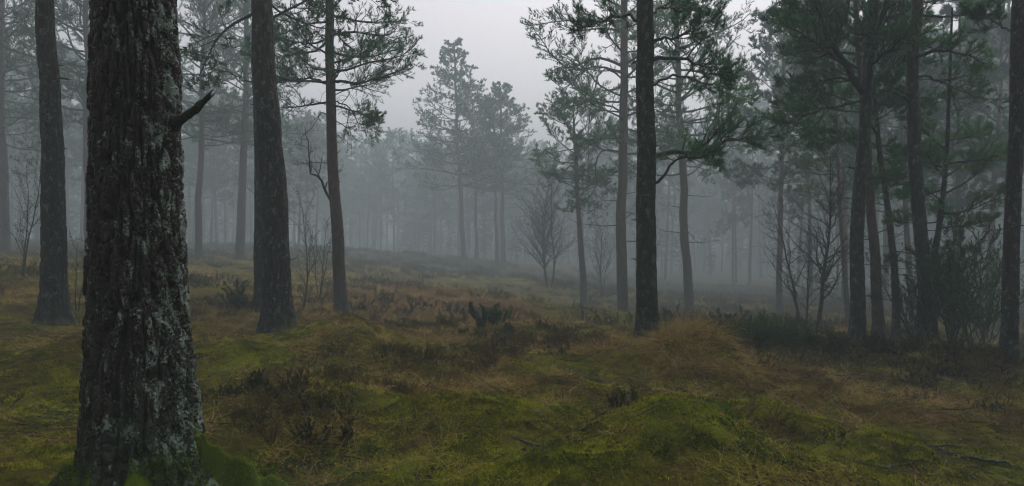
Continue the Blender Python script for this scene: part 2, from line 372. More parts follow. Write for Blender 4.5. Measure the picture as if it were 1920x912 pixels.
# ------------------------------------------------------------------ trunks
def trunk_mesh(name, path, r0, r1, m, sides=20, rings=60, flare=.45, flare_h=.3, disp=.012, seed=1, plate=(.09, .3), base=None, taper=1.0):
    """path runs from the foot upward; local to base"""
    path = np.asarray(path, float)
    P = resample(path, 200); s = np.linspace(0, 1, 200); wv_ = sst(0, .2, s)*r0*.55; P[:,0] += wv_*fbm(P[:,2]*.45, np.full(200, seed*3.1), None, seed, 3); P[:,1] += wv_*fbm(P[:,2]*.45, np.full(200, seed*5.7), None, seed+1, 3); u = np.linspace(0, 1, rings)**1.35
    C = np.stack([np.interp(u, s, P[:, c]) for c in range(3)], 1)
    L = np.linalg.norm(np.diff(P, axis=0), axis=1).sum(); d = u * L
    th = np.linspace(0, 2*pi, sides, endpoint=False)
    R = r0 + (r1-r0) * u**taper
    lob = 1 + .35*np.cos(th*4+seed) + .25*np.cos(th*3+seed*2.3) + .2*np.cos(th*7+seed*1.7)
    Rm = R[:,None]*(1 + flare*np.exp(-np.maximum(d-.15, 0)/flare_h)[:,None]*lob[None])
    Rm = Rm*(1 + .05*fbm(np.cos(th)[None]*1.2+seed, np.sin(th)[None]*1.2, d[:,None]*.8, seed, 3))
    nw = max(5, round(2*pi*r0/plate[0]))
    U = np.broadcast_to(th/(2*pi)*nw, Rm.shape); Vv = np.broadcast_to((d/plate[1])[:,None], Rm.shape)
    wu = U + .45*fbm(np.cos(th)[None]*3+5, np.sin(th)[None]*3, d[:,None]*4, seed+4, 3); wv = Vv + .5*fbm(np.cos(th)[None]*3, np.sin(th)[None]*3+8, d[:,None]*3, seed+7, 3)
    f1, f2, cid = voronoi(wu, wv, seed, nw)
    ed = sst(0, .32, f2-f1)
    fade = (.35+.65*np.clip(1-u*1.2, 0, 1))[:,None]
    Rm = Rm + disp*fade*((ed-1)*1.3 + (cid-.5)*.5*ed + .35*fbm(np.cos(th)[None]*9, np.sin(th)[None]*9, d[:,None]*14, seed+2, 3))
    V = C[:,None,:] + Rm[...,None]*np.stack([np.cos(th), np.sin(th), 0*th], -1)[None]
    if base is not None: V = V - np.asarray(base)
    k = sides; a = np.arange(rings-1)[:,None]*k; i0 = a+np.arange(k); i1 = a+(np.arange(k)+1)%k
    return mesh_from(name, V.reshape(-1,3), [np.stack([i0,i1,i1+k,i0+k],-1).reshape(-1,4)], [m], None, True), C, R

def trunk_line(pts, Y, height, lean_y=0.0):
    """trunk axis through points of the photograph at depth Y, carried on up to the given height"""
    q = [PX(px, py, Y) for px, py in pts]; b = q[0].copy(); b[2] = Hs(b[0], b[1]); q[0] = b
    d = q[-1]-q[-2]; d = d/d[2]; top = b[2]+height
    if q[-1][2] < top-1:
        z = q[-1][2]; e = q[-1] + d*(top-z)*.5; e2 = q[-1] + d*(top-z)*np.array([.75,.75,1]); q += [e, e2]
    q = np.array(q); q[:,1] += lean_y*(q[:,2]-b[2])
    foot = q[0].copy(); foot[2] -= .18
    q[0] = q[0]
    return np.vstack([foot, q[1:]]), b

# ------------------------------------------------------------------ crowns
DET = {  # level: (twigs on a limb, twiglets on a twig, needles, needle length, needle width, sides)
    'near': (17, 9, 36, .075, .0055, 5), 'mid': (13, 7, 20, .13, .019, 4), 'far': (10, 5, 14, .22, .05, 3)}
def foliage(rng, bag, P, R, L, det, leaf=.35, bare=False, dens=1.0, lift=.12):
    """twigs, twiglets and needles on limbs P; woods go in material 0, needles in material 1"""
    k2, k3, K, ln, wd, sd = DET[det]
    bag.add(*tube(P, R, sd+1), 0)
    k2 = max(3, int(k2*dens))
    P2, R2, L2 = spawn(rng, P, R, k2, leaf if not bare else .2, .98, L*(.36 if not bare else .42), .85, 6 if det != 'far' else 4, .16 if not bare else .30, .05, .45, lift)
    bag.add(*tube(P2, R2, sd-1 if sd > 3 else 3), 0)
    P3, R3, L3 = spawn(rng, P2, R2, k3, .25, 1.0, np.clip(L2*.42, .1, .42), .75, 4 if det != 'far' else 3, .15 if not bare else .3, .10, .3, lift)
    if det != 'far' or bare: bag.add(*tube(P3, np.maximum(R3, .0016), 3), 0)
    if not bare:
        bag.add(*needles(rng, P3, K, ln, wd), 1)
        bag.add(*needles(rng, P2, K, ln, wd, .55), 1)
def auto_limbs(rng, C, zs, ze, top, n, Lmax, npts=12, shape='dome', droop=0.0):
    """limbs up the trunk axis C between heights zs and ze (local heights)"""
    z = zs+(ze-zs)*((np.arange(n)+rng.random(n))/n); f = (z-zs)/max(top-zs, .1)
    az = np.arange(n)*2.39996+rng.normal(0, .4, n)
    prof = np.sin(np.clip(.25+f*.62, 0, 1)*pi)**.7 if shape == 'dome' else (1.02-f)**.75
    L = Lmax*prof*rng.uniform(.65, 1.15, n)+.25
    el = np.radians(-8+62*f**1.2+rng.normal(0, 9, n))-droop
    if shape == 'tier': el = el*.38-.02; z = np.clip(np.round(z/1.25)*1.25+rng.normal(0,.12,n), zs, ze)
    p0 = np.stack([np.interp(z, C[:,2], C[:,c]) for c in range(3)], 1)
    d = np.stack([np.cos(az)*np.cos(el), np.sin(az)*np.cos(el), np.sin(el)], 1)
    P = grow(rng, p0, d, L, npts, .10, .035)
    R = (L*.012+.008)[:,None]*np.linspace(1, .22, npts)[None]
    return P, R, L

def make_pine(name, label, pts, Y, height, rw, mbark, crown, seed, det='mid', limbs=(), dead=(), sides=20, rings=60, lean_y=0., group=None, flare=.45, disp=.01, rtop=.25, cat="tree", ndead=0, dead_z=(2, 4), dead_L=1.0, ldet=None, k=1.0):
    """rw: trunk diameter at breast height in metres; crown: (from, to, limb count, limb length, shape) or None
       limbs / dead: lists of (points in the photograph with depth offsets, thickness, leafy from)"""
    Y, height, rw, dead_L = Y*k, height*k, rw*k, dead_L*k; dead_z = (dead_z[0]*k, dead_z[1]*k)
    if crown: crown = (crown[0]*k, crown[1]*k, crown[2], crown[3]*k, crown[4])
    rng = np.random.default_rng(seed)
    path, base = trunk_line(pts, Y, height, lean_y)
    root = obj(name, None, None, base); root.empty_display_size = .3
    tag(root, label, cat, group)
    me, C, R = trunk_mesh("trunk", path, rw*.56, rw*.5*rtop, mbark, sides, rings, flare*1.25, .28, disp, seed, base=base)
    tk = obj("trunk", me, root)
    C = C-base
    for (lp, r, leaf) in limbs:
        q = np.array([PX(a[0], a[1], Y+(a[2] if len(a) > 2 else 0))+np.array([0, lean_y*0, 0]) for a in lp])-base
        p = resample(q, 14); p[1:] += rng.normal(0, .02, (13, 3)); P = p[None]; n = 14
        Ln = np.linalg.norm(np.diff(p, axis=0), axis=1).sum()
        bg = Bag(); Rl = (r*k*np.linspace(1, .2, n))[None]
        foliage(rng, bg, P, Rl, np.array([Ln]), ldet or det, leaf, False, 1.6 if Ln > 1.5 else 1.2)
        br = obj("branch", bg.part(0).mesh("branch", [M_WOOD], True), root)
        obj("needles", bg.part(1).mesh("needles", [M_NDL], False), br)
    for (lp, r) in dead:
        q = np.array([PX(a[0], a[1], Y+(a[2] if len(a) > 2 else 0)) for a in lp])-base
        p = resample(q, 14); p[1:] += rng.normal(0, .015, (13, 3))
        bg = Bag(); Ln = np.linalg.norm(np.diff(p, axis=0), axis=1).sum()
        foliage(rng, bg, p[None], (r*np.linspace(1, .2, 14))[None], np.array([Ln]), ldet or det, .3, True, .6)
        obj("dead_branch", bg.mesh("dead_branch", [M_DEAD], False), root)
    if ndead:
        P, Rr, L = auto_limbs(rng, C, dead_z[0], dead_z[1], dead_z[1]*2.5, ndead, dead_L, 12, 'cone', .15)
        P[:,1:] += rng.normal(0, .02, P[:,1:].shape).cumsum(1)
        for i in range(ndead):
            bg = Bag(); foliage(rng, bg, P[i:i+1], Rr[i:i+1]*.8, L[i:i+1], det, .3, True, .4)
            obj("dead_branch", bg.mesh("dead_branch", [M_DEAD], False), root)
    if Y < 20:                                           # broken branch stubs
        for i in range(6):
            z = rng.uniform(1.2, 6.0); a = rng.uniform(0, 2*pi); k = np.argmin(np.abs(C[:,2]-z)); rr_ = R[k]*.85
            d = np.array([[np.cos(a), np.sin(a), rng.uniform(-.1, .5)]]); p0 = C[k:k+1]+d*np.array([rr_, rr_, 0]); L = np.array([rng.uniform(.05, .22)])
            Ps = grow(rng, p0, d, L, 5, .12, 0); bg = Bag(); bg.add(*tube(Ps, (rng.uniform(.010,.02)*np.array([1.5,1,.85,.7,.2]))[None], 6), 0)
            obj("branch_stub", bg.mesh("branch_stub", [M_DEAD], True), tk)
    if crown:
        zs, ze, n, Lm, shp = crown
        P, Rr, L = auto_limbs(rng, C, zs, ze, height, n, Lm, 12, shp)
        bg = Bag(); foliage(rng, bg, P, Rr, L, det)
        obj("crown", bg.mesh("crown", [M_WOOD, M_NDL], False), root)
    return root

EXEC_TREES = True
# --- the big trunk close to the camera
def big_tree():
    rng = np.random.default_rng(5)
    Y = 4.35
    bx, by = (274-960)/FPX*Y, Y; bz = Hs(bx, by); base = np.array([bx, by, bz])
    root = obj("pine_tree", None, None, base)
    tag(root, "huge close pine trunk with dark fissured bark, pale lichen and mossy foot", "tree")
    path = np.array([[bx, by, bz-.2], [bx-.03, by, bz+.6], [bx-.05, by, bz+1.6], [bx-.07, by, bz+3.2], [bx-.12, by+.05, bz+7], [bx-.1, by+.1, bz+13]])
    P = resample(path, 400); s = P[:,2]
    z = np.concatenate([np.linspace(bz-.2, bz+3.6, 760), np.linspace(bz+3.66, bz+13, 90)])
    C = np.stack([np.interp(z, s, P[:,0]), np.interp(z, s, P[:,1]), z], 1); d = z-bz
    k = 260; th = np.linspace(0, 2*pi, k, endpoint=False)
    R = np.interp(d, [-.3, .0, .5, 1.0, 1.6, 3.2, 6, 13], [.43, .40, .345, .305, .280, .240, .20, .1])
    lob = .5+.5*np.cos((th-(-.55))*1.0); lobs = 1.25*np.exp(-((np.angle(np.exp(1j*(th+.36))))/.20)**2)+.4*np.exp(-((np.angle(np.exp(1j*(th+1.75))))/.3)**2)+.4*np.exp(-((np.angle(np.exp(1j*(th-2.9))))/.35)**2)+.3*np.exp(-((np.angle(np.exp(1j*(th-1.4))))/.4)**2)
    Rm = R[:,None]+.36*np.exp(-np.maximum(d+.05,0)/.20)[:,None]*lobs[None]
    cx, sx = np.cos(th)[None], np.sin(th)[None]; D = d[:,None]
    Rm = Rm*(1+.05*fbm(cx*1.3, sx*1.3, D*.7, 3, 3))
    def cells(pw, ph, seed, wu=.45, wv=.6):
        nw = round(2*pi*.33/pw); U = th[None]/(2*pi)*nw+0*D; V = D/ph+0*U
        U = U+wu*fbm(cx*3.2, sx*3.2, D*2.5, seed, 3)*1.6; V = V+wv*fbm(cx*3+7, sx*3, D*2, seed+3, 3)*1.6
        return voronoi(U, V, seed, nw)
    f1, f2, cid = cells(.062, .40, 11, .30, .5); g1, g2, gid = cells(.032, .075, 23)
    ed = sst(.03, .30, f2-f1); eg = sst(.02, .22, g2-g1)
    flake = np.floor(3*vnoise(cx*11, sx*11, D*9, 41)+.5)/3
    disp = .050*(ed-1)+.014*(cid-.5)*ed+.012*(eg-1)*ed+.010*(gid-.5)*eg+.004*flake*ed+.006*fbm(cx*14, sx*14, D*22, 61, 4)
    Rm = Rm+disp
    V = C[:,None,:]+Rm[...,None]*np.stack([np.cos(th), np.sin(th), 0*th], -1)[None]-base
    n = len(z); a = np.arange(n-1)[:,None]*k; i0 = a+np.arange(k); i1 = a+(np.arange(k)+1)%k
    me = mesh_from("trunk", V.reshape(-1,3), [np.stack([i0,i1,i1+k,i0+k],-1).reshape(-1,4)], [M_NEAR], None, True)
    obj("trunk", me, root)
    # broken snag
    q = np.array([PX(322,232,Y-.02), PX(346,220,Y-.12), PX(366,205,Y-.16), PX(384,190,Y-.18), PX(394,180,Y-.2)])-base
    p = resample(q, 16); bg = Bag()
    r = np.interp(np.linspace(0,1,16), [0,.3,.8,1], [.04,.027,.022,.012]); p[2:] += rng.normal(0,.002,(14,3))
    p = resample(p, 48); r = np.interp(np.linspace(0,1,48), [0,.18,.35,.8,1], [.062,.036,.026,.021,.016])
    Vs, Fs = tube(p[None], r[None], 16); cs = np.repeat(p, 16, 0); ns_ = nrm(Vs-cs)
    Vs = Vs+ns_*(.010*fbm(Vs[:,0]*40, Vs[:,1]*40, Vs[:,2]*40, 12, 3)+.006*fbm(Vs[:,0]*120, Vs[:,1]*120, Vs[:,2]*120, 15, 2))[:,None]
    bg.add(Vs, Fs, 0)
    tdir = nrm(p[-1]-p[-4]); e0 = p[-1]+rng.normal(0,.008,(9,3))-tdir*.01
    Ps = grow(rng, e0, tdir+rng.normal(0,.12,(9,3)), rng.uniform(.02,.055,9), 4, .06, 0); bg.add(*tube(Ps, np.linspace(.006,.0008,4)[None]*rng.uniform(.6,1.3,(9,1)), 5), 0)
    obj("dead_branch", bg.mesh("dead_branch", [M_WOOD], True), root)
    # mossy roots
    roots = [([(-2.20,4.36,.58),(-2.05,4.29,.49),(-1.93,4.25,.40),(-1.83,4.23,.31),(-1.71,4.23,.235),(-1.55,4.18,.17),(-1.38,4.2,.09),(-1.2,4.2,.0)], .055),
             ([(-2.28,4.16,.36),(-2.20,4.00,.24),(-2.14,3.84,.13),(-2.02,3.66,.05),(-1.95,3.5,.0)], .085),
             ([(-2.52,4.24,.34),(-2.70,4.16,.20),(-2.88,4.13,.10),(-3.10,4.05,.0)], .08)]
    fuzz = []
    for ri, (rp, wd) in enumerate(roots):                # ridges that sink into the ground at both sides
        cl = resample(np.array(rp), 90); T = nrm(np.gradient(cl[:,:2], axis=0)); Nn = np.stack([-T[:,1], T[:,0]], 1)
        v = np.linspace(-2.6, 2.6, 44); w_ = wd*(1+.35*fbm(np.linspace(0,5,90), np.zeros(90)+ri*7, None, 6, 2))[:,None]
        X = cl[:,0][:,None]+Nn[:,0][:,None]*v[None]*w_; Yq = cl[:,1][:,None]+Nn[:,1][:,None]*v[None]*w_
        lump = fbm(X*11, Yq*11, None, 3+ri, 4)
        Z = H(X, Yq)-.035+(cl[:,2][:,None]+.035)*np.exp(-np.abs(v[None])**1.7)*(1+.30*lump)+.022*lump
        V = np.stack([X, Yq, Z], -1)-base; gu = np.gradient(V, axis=0); gv = np.gradient(V, axis=1); N = nrm(np.cross(gu, gv)); N = N*np.sign(N[...,2:3])
        a = np.arange(89)[:,None]*44+np.arange(43)[None]
        obj("root", mesh_from("root", V.reshape(-1,3), [np.stack([a, a+1, a+45, a+44], -1).reshape(-1,4)], [M_ROOT], None, True), root)
        k = (np.exp(-np.abs(v[None])**1.7)*np.ones((90,1))).ravel() > .12
        keep = k & (N.reshape(-1,3)[:,2] > .22) & (rng.random(k.size) < np.clip(.75+1.3*fbm(X.ravel()*6, Yq.ravel()*6, None, 31, 3), .12, 1))
        fuzz.append((V.reshape(-1,3)[keep], N.reshape(-1,3)[keep], 60))
    # moss fuzz on the roots and the trunk's foot
    Vt = (C[:,None,:]+Rm[...,None]*np.stack([np.cos(th), np.sin(th), 0*th], -1)[None]-base)
    sel = d < .46; Vf = Vt[sel].reshape(-1,3); Nf = np.broadcast_to(np.stack([np.cos(th), np.sin(th), 0*th],-1)[None], Vt[sel].shape).reshape(-1,3)
    keep = (rng.random(len(Vf)) < np.clip(1.25-Vf[:,2]/.24+.9*fbm(Vf[:,0]*5, Vf[:,1]*5, Vf[:,2]*5, 8, 3)+.5*(np.arctan2(Vf[:,1],Vf[:,0])>-1.2)*(np.arctan2(Vf[:,1],Vf[:,0])<0), 0, 1)) & (Nf[:,1] < .35)
    fuzz.append((Vf[keep], Nf[keep], 4))
    bg = Bag()
    for Vv, Nn, m in fuzz:
        Vv = np.repeat(Vv, m if m < 10 else 7, 0)+0; Nn = np.repeat(Nn, m if m < 10 else 7, 0)
        Vv = Vv+rng.normal(0, .008, Vv.shape); up = Nn[:,2] > -.4; Vv, Nn = Vv[up], Nn[up]
        dd = nrm(Nn+rng.normal(0,.45,Nn.shape)+np.array([0,0,.25])); sd = nrm(np.cross(dd, rng.normal(0,1,dd.shape)))*.0028
        ln = rng.uniform(.005,.016,(len(Vv),1))*(.5+rng.random((len(Vv),1))); T = np.stack([Vv-sd, Vv+sd, Vv+dd*ln], 1).reshape(-1,3)
        bg.add(T, np.arange(len(T)).reshape(-1,3), 0)
    tag(obj("moss", bg.mesh("moss", [M_MOSSG]), root), kind="stuff")
    # crown high above the frame
    Cl = C-base; P2, R2, L2 = auto_limbs(rng, Cl, 8.5, 12.8, 13, 22, 2.6, 10)
    bg = Bag(); foliage(rng, bg, P2, R2, L2, 'far'); obj("crown", bg.mesh("crown", [M_WOOD, M_NDL]), root)
M_MOSSG = leaf_mat("moss_bright", (.07,.115,.006), (.17,.25,.014), (.28,.37,.03), 9.0, .85, .25, .2, .04)
M_MOSSB = leaf_mat("moss_cushion", (.025,.04,.004), (.06,.09,.008), (.10,.13,.014), 7.0, .9, 0, .2, .04)
M_ROOT = bark_mat("mossy_root", (.010,.007,.005), (.04,.028,.018), (.10,.13,.06), .3, algae=(.085,.125,.009), algae_z=1.6, scale=1.6, spec=.1)
big_tree()

# --- pines that stand out singly
def extra(root, kids): pass
make_pine("pine_tree", "stout dark pine left of the huge trunk with moss around its flared foot", [(104,612),(98,450),(92,250),(88,0)], 12.5, 15, .41, M_BARK, (8,14.5,22,2.4,'dome'), 11, 'far', sides=72, rings=260, disp=.02, flare=.45, rtop=.1)
make_pine("pine_tree", "stout dark pine right of the huge trunk leaning slightly left", [(526,622),(512,450),(495,200),(486,0)], 12.0, 15, .47, M_BARK, (8,14.5,22,2.4,'dome'), 12, 'far', sides=72, rings=260, disp=.02, flare=.4, rtop=.2, ldet='near',
          dead=[([(486,150),(455,152,-.1),(425,132,-.2),(404,138,-.3)], .016)])
make_pine("pine_tree", "dark pine half hidden behind the stout leaning pine", [(497,592),(493,450),(488,250),(484,100)], 15.5, 14, .40, M_BARK, (6.6,13.5,40,2.7,'dome'), 13, 'mid', sides=28, rings=80)
make_pine("pine_tree", "slender pine with curling dead twigs and one long needled limb to the right", [(641,588),(633,450),(622,250),(619,0)], 18.0, 13, .31, M_BARKO, (5.4,12.6,40,2.4,'dome'), 14, 'near', sides=32, rings=140, disp=.012, rtop=.45,
          limbs=[([(622,150),(660,156,-.3),(710,148,-.5),(778,118,-.6)], .045, .25), ([(622,120),(660,110,.3),(690,95,.6),(722,84,.8)], .03, .3), ([(625,160),(590,150,.2),(545,150,.4),(500,160,.5)], .035, .3), ([(622,70),(590,80,-.3),(540,75,-.6),(500,62,-.8)], .035, .3), ([(625,190),(650,200,-.2),(680,235,-.3),(708,228,-.4)], .02, .6)],
          dead=[([(626,385),(612,360),(596,330,-.1),(580,322,-.15),(582,285,-.2),(570,240,-.2)], .04), ([(623,215),(600,215),(585,240,.1),(560,262,.2)], .016), ([(622,205),(596,190),(570,205,-.2),(548,222,-.3)], .014), ([(622,180),(655,170),(640,205,.2),(668,235,.3)], .016), ([(625,225),(650,240),(672,265,.3),(700,270,.3)], .014), ([(626,250),(645,262),(660,280),(655,296)], .012), ([(620,310),(600,305,.2),(560,308,.4),(530,310,.5)], .013)])
make_pine("pine_tree", "tall dark pine trunk at the centre right beside the dry grass tussock", [(1216,638),(1210,450),(1208,250),(1211,0)], 11.6, 14, .325, M_BARKG, (6.3,13.5,26,2.4,'dome'), 15, 'far', sides=56, rings=200, disp=.012, rtop=.5, flare=.3, ldet='near',
          limbs=[([(1214,118),(1250,108,-.2),(1300,118,-.4),(1345,138,-.5),(1372,150,-.6)], .042, .45), ([(1216,300),(1255,288,.2),(1310,286,.4),(1370,262,.6),(1432,250,.8)], .05, .38), ([(1216,350),(1245,335,-.2),(1258,305,-.3),(1300,292,-.5),(1345,300,-.6)], .03, .5), ([(1214,165),(1260,145,.4),(1310,150,.8),(1390,190,1.2)], .028, .4), ([(1214,75),(1260,72,-.4),(1300,55,-.7),(1345,30,-1)], .03, .3), ([(1206,40),(1170,30,.3),(1130,40,.6),(1080,60,.8)], .035, .35), ([(1214,30),(1240,15,.4),(1290,20,.7),(1330,10,1)], .03, .3)])
make_pine("pine_tree", "ruddy pine just left of the tall centre right trunk, crown reaching left", [(1168,602),(1167,450),(1168,250),(1172,0)], 26, 17, .40, M_BARKO, (6.2,16.6,56,3.0,'dome'), 16, 'mid', k=1.2, sides=24, rings=80, rtop=.45, ndead=10, dead_z=(3,6.5), dead_L=1.8,
          limbs=[([(1168,125),(1120,108),(1060,125),(1002,60,-.3)], .06, .3), ([(1168,135),(1110,125,-.5),(1060,165,-.8),(1036,150,-1)], .05, .4), ([(1168,190),(1130,190,-.3),(1100,175,-.4),(1042,140,-.6)], .04, .4), ([(1168,150),(1130,130,.5),(1108,200,.5),(1102,330,.4),(1110,350)], .035, .7), ([(1168,40),(1110,40,-.5),(1050,40,-1),(992,50,-1.2)], .05, .3), ([(1168,285),(1130,282),(1116,310),(1118,350),(1085,385,-.2),(1070,390,-.3)], .035, .6), ([(1168,210),(1110,190,.6),(1070,200,1),(1030,205,1.3)], .04, .3)])
make_pine("pine_tree", "slim pine with a small bent crown left of the ruddy pine", [(1096,576),(1088,450),(1080,300),(1076,240)], 33, 9.5, .34, M_BARKO, (5.5,9.3,26,2.0,'dome'), 17, 'mid', k=1.2, sides=18, rings=50,
          limbs=[([(1080,300),(1060,320),(1050,330),(1030,330)], .04, .3), ([(1085,380),(1100,350,-.3),(1130,350,-.6),(1150,365,-.8)], .03, .3)])
make_pine("pine_tree", "ruddy pine fading in fog right of the tall centre right trunk", [(1294,591),(1285,450),(1276,250),(1272,120)], 30, 17, .38, M_BARKO, (6.0,16.6,60,3.6,'dome'), 18, 'mid', k=1.2, sides=22, rings=70, rtop=.4, ndead=8, dead_z=(3,6), dead_L=1.6,
          limbs=[([(1276,190),(1320,165),(1380,140,-.4),(1425,130,-.6)], .05, .25), ([(1278,230),(1330,220),(1370,195,.5),(1420,185,.8)], .05, .25)])
make_pine("pine_tree", "dark forked pine with heavy crown overhead on the right", [(1607,643),(1610,450),(1618,250),(1622,160),(1640,0)], 14, 13, .265, M_BARKG, (7.2,12.5,13,2.2,'dome'), 19, 'near', sides=40, rings=140, disp=.01, rtop=.5,
          limbs=[([(1619,175),(1590,130,-.2),(1555,80,-.4),(1540,30,-.5),(1500,-60,-.6)], .085, .35), ([(1622,165),(1640,90,-.3),(1655,10,-.5),(1660,-80,-.6)], .09, .3), ([(1590,130,-.2),(1540,90,-.5),(1500,60,-.7),(1455,40,-.8)], .04, .3), ([(1600,150,-.1),(1550,150,.3),(1500,190,.5),(1450,215,.7)], .035, .3), ([(1618,190),(1570,200,-.4),(1510,215,-.7),(1455,250,-.9)], .03, .4), ([(1625,200),(1645,260,.1),(1650,300,.2),(1662,340,.3)], .035, .75), ([(1622,130),(1660,100,-.6),(1700,70,-1),(1740,60,-1.2)], .04, .3), ([(1560,80,-.4),(1530,40,0),(1490,20,.3),(1450,5,.5)], .04, .25), ([(1610,150),(1560,100,.5),(1520,110,.9),(1470,100,1.2)], .035, .3)])
make_pine("pine_tree", "pale leaning pine just right of the forked pine", [(1649,645),(1643,500),(1634,400),(1626,300)], 17, 11, .26, M_BARKO, (5.0,10.8,24,2.0,'dome'), 20, 'mid', sides=24, rings=80)
make_pine("pine_tree", "thin crooked pine between the pale leaning pine and the mossy trunk", [(1682,648),(1676,500),(1662,380),(1648,280),(1640,200)], 17.5, 10, .19, M_BARK, (5.0,9.8,24,1.9,'dome'), 21, 'mid', sides=24, rings=80, ndead=8, dead_z=(1.5,4), dead_L=1.2)
make_pine("pine_tree", "dark mossy pine with ruddy upper trunk right of the forked pine", [(1746,660),(1732,500),(1718,330),(1712,180),(1716,0)], 14, 13.5, .27, M_BARKG, (6.8,13,14,2.2,'dome'), 22, 'near', sides=40, rings=140, disp=.01, rtop=.5,
          limbs=[([(1712,190),(1690,180,-.2),(1670,165,-.3),(1655,160,-.4)], .035, .7), ([(1714,110),(1750,95,-.5),(1800,100,-.9),(1850,120,-1.2)], .045, .3), ([(1714,80),(1680,60,-.4),(1640,70,-.8),(1590,60,-1)], .04, .3), ([(1714,140),(1760,150,.5),(1800,170,.8),(1850,190,1)], .035, .3)])
make_pine("pine_tree", "small crooked pine with low dark crown beside the mossy trunk", [(1752,655),(1748,520),(1762,420),(1772,330),(1778,200)], 15, 7.5, .16, M_BARK, (2.6,4.6,14,1.3,'dome'), 23, 'near', sides=20, rings=70)
make_pine("pine_tree", "dark pine trunk at the right edge of the picture", [(1892,680),(1897,500),(1903,250),(1907,0)], 10.6, 14, .215, M_BARK, (6.5,13.5,24,2.2,'dome'), 24, 'far', sides=48, rings=200, disp=.012, rtop=.6, flare=.35, ldet='near',
          limbs=[([(1903,100),(1930,90,.3),(1960,85,.5),(2010,70,.8)], .03, .3), ([(1903,60),(1880,50,.3),(1850,30,.6),(1820,20,.8)], .025, .4)])
make_pine("pine_tree", "slim leaning pine fading in fog left of the forked pine", [(1592,598),(1580,450),(1570,300),(1566,200)], 27, 12, .2, M_BARKO, (5.0,11.8,26,2.0,'dome'), 25, 'mid', ndead=10, dead_z=(2,5), dead_L=1.0)
make_pine("pine_tree", "foggy ruddy pine seen beyond the slope left of the stout leaning pine", [(449,506),(452,400),(459,250),(462,100)], 38, 16, .46, M_BARKO, (6.4,15.8,66,3.4,'dome'), 26, 'mid', k=1.2, rtop=.4, ndead=6, dead_z=(4,7), dead_L=1.6)
make_pine("pine_tree", "foggy pine trunk at the left edge of the picture", [(10,494),(8,400),(3,250),(2,100)], 33, 15, .40, M_BARKO, (5.2,14.8,62,3.4,'dome'), 27, 'mid', k=1.2, rtop=.5)
make_pine("pine_tree", "pine with dense green crown between the left edge pine and the huge trunk", [(168,520),(166,400),(164,250),(162,100)], 30, 15, .34, M_BARKO, (6.0,14.6,72,3.8,'dome'), 28, 'mid', k=1.2, rtop=.4)
make_pine("pine_tree", "pine whose crown fills the gap right of the huge trunk", [(372,515),(374,400),(378,250),(380,150)], 36, 15, .34, M_BARKO, (6.0,14.6,70,3.8,'dome'), 29, 'mid', k=1.2, rtop=.4)
make_pine("pine_tree", "tall pine topping the fogbound clump at the centre of the picture", [(870,482),(865,400),(858,250),(852,120)], 68, 21.5, .52, M_BARKO, (7.2,21.3,110,5.9,'tier'), 30, 'far', k=1.18, rtop=.3)
make_pine("pine_tree", "lower pine at the right of the fogbound clump", [(944,484),(942,400),(940,300),(938,190)], 69, 18.0, .48, M_BARKO, (6.8,17.8,100,5.4,'tier'), 31, 'far', k=1.18, rtop=.3)
make_pine("pine_tree", "slim pine between the two main trees of the fogbound clump", [(894,482),(892,400),(889,300),(886,220)], 72, 16.0, .36, M_BARKO, (9.5,15.8,28,3.2,'dome'), 32, 'far', k=1.18)
make_pine("pine_tree", "thin pine close left of the clump's right tree", [(932,482),(930,400),(928,300),(925,230)], 66, 15, .32, M_BARKO, (9.5,14.8,28,3.0,'dome'), 33, 'far', k=1.18)

# ------------------------------------------------------------------ forest in the fog
def proto_pine(seed, hgt, zs, n, Lm, shape, rw):
    rng = np.random.default_rng(seed)
    bend = rng.normal(0, .02, 2)
    path = np.array([[0,0,-.6],[bend[0]*hgt*.3,0,hgt*.3],[bend[0]*hgt*.5,bend[1]*hgt*.3,hgt*.6],[bend[0]*hgt*.2,bend[1]*hgt*.4,hgt]])
    tm, C, R = trunk_mesh("far_trunk", path, rw*.56, rw*.12, M_BARKO, 9, 24, .3, .3, .005, seed)
    bg = Bag(); P, Rr, L = auto_limbs(rng, C, zs, hgt*.985, hgt, n, Lm, 9, shape)
    foliage(rng, bg, P, Rr, L, 'far')
    P, Rr, L = auto_limbs(rng, C, zs*.45, zs, zs*2.2, 9, 1.3, 8, 'cone', .15); foliage(rng, bg, P, Rr*.8, L, 'far', .3, True, .6)
    return tm, bg.mesh("far_crown", [M_WOOD, M_NDLF])
PR = [proto_pine(101,16,7,34,3.0,'dome',.34), proto_pine(102,18,9,34,3.2,'dome',.38), proto_pine(103,14,5,40,2.9,'tier',.30), proto_pine(104,19,7,50,3.4,'tier',.40), proto_pine(105,12,4.5,30,2.4,'dome',.26), proto_pine(106,17,10,26,2.8,'dome',.34)]
rngF = np.random.default_rng(77)
def far_tree(px, Y, top_py, label, group, kind=None):
    x = (px-960)/FPX*Y; z = Hs(x, Y); need = CAMZ-(top_py-456)/FPX*Y-z
    k = rngF.integers(len(PR)) if kind is None else kind
    hts = [16,18,14,19,12,17]; s = need/hts[k]
    r = obj("pine_tree", None, None, (x, Y, z)); r.rotation_euler = (rngF.normal(0,.02), rngF.normal(0,.02), rngF.uniform(0, 2*pi)); r.scale = (max(.75, min(1.25, s)),)*2+(s,)
    tag(r, label, "tree", group)
    for nm, me in zip(("trunk", "crown"), PR[k]): obj(nm, me, r)
    return r
ORD = 'first second third fourth fifth sixth seventh eighth ninth tenth eleventh twelfth thirteenth fourteenth fifteenth sixteenth seventeenth eighteenth nineteenth twentieth twenty-first twenty-second twenty-third twenty-fourth'.split()
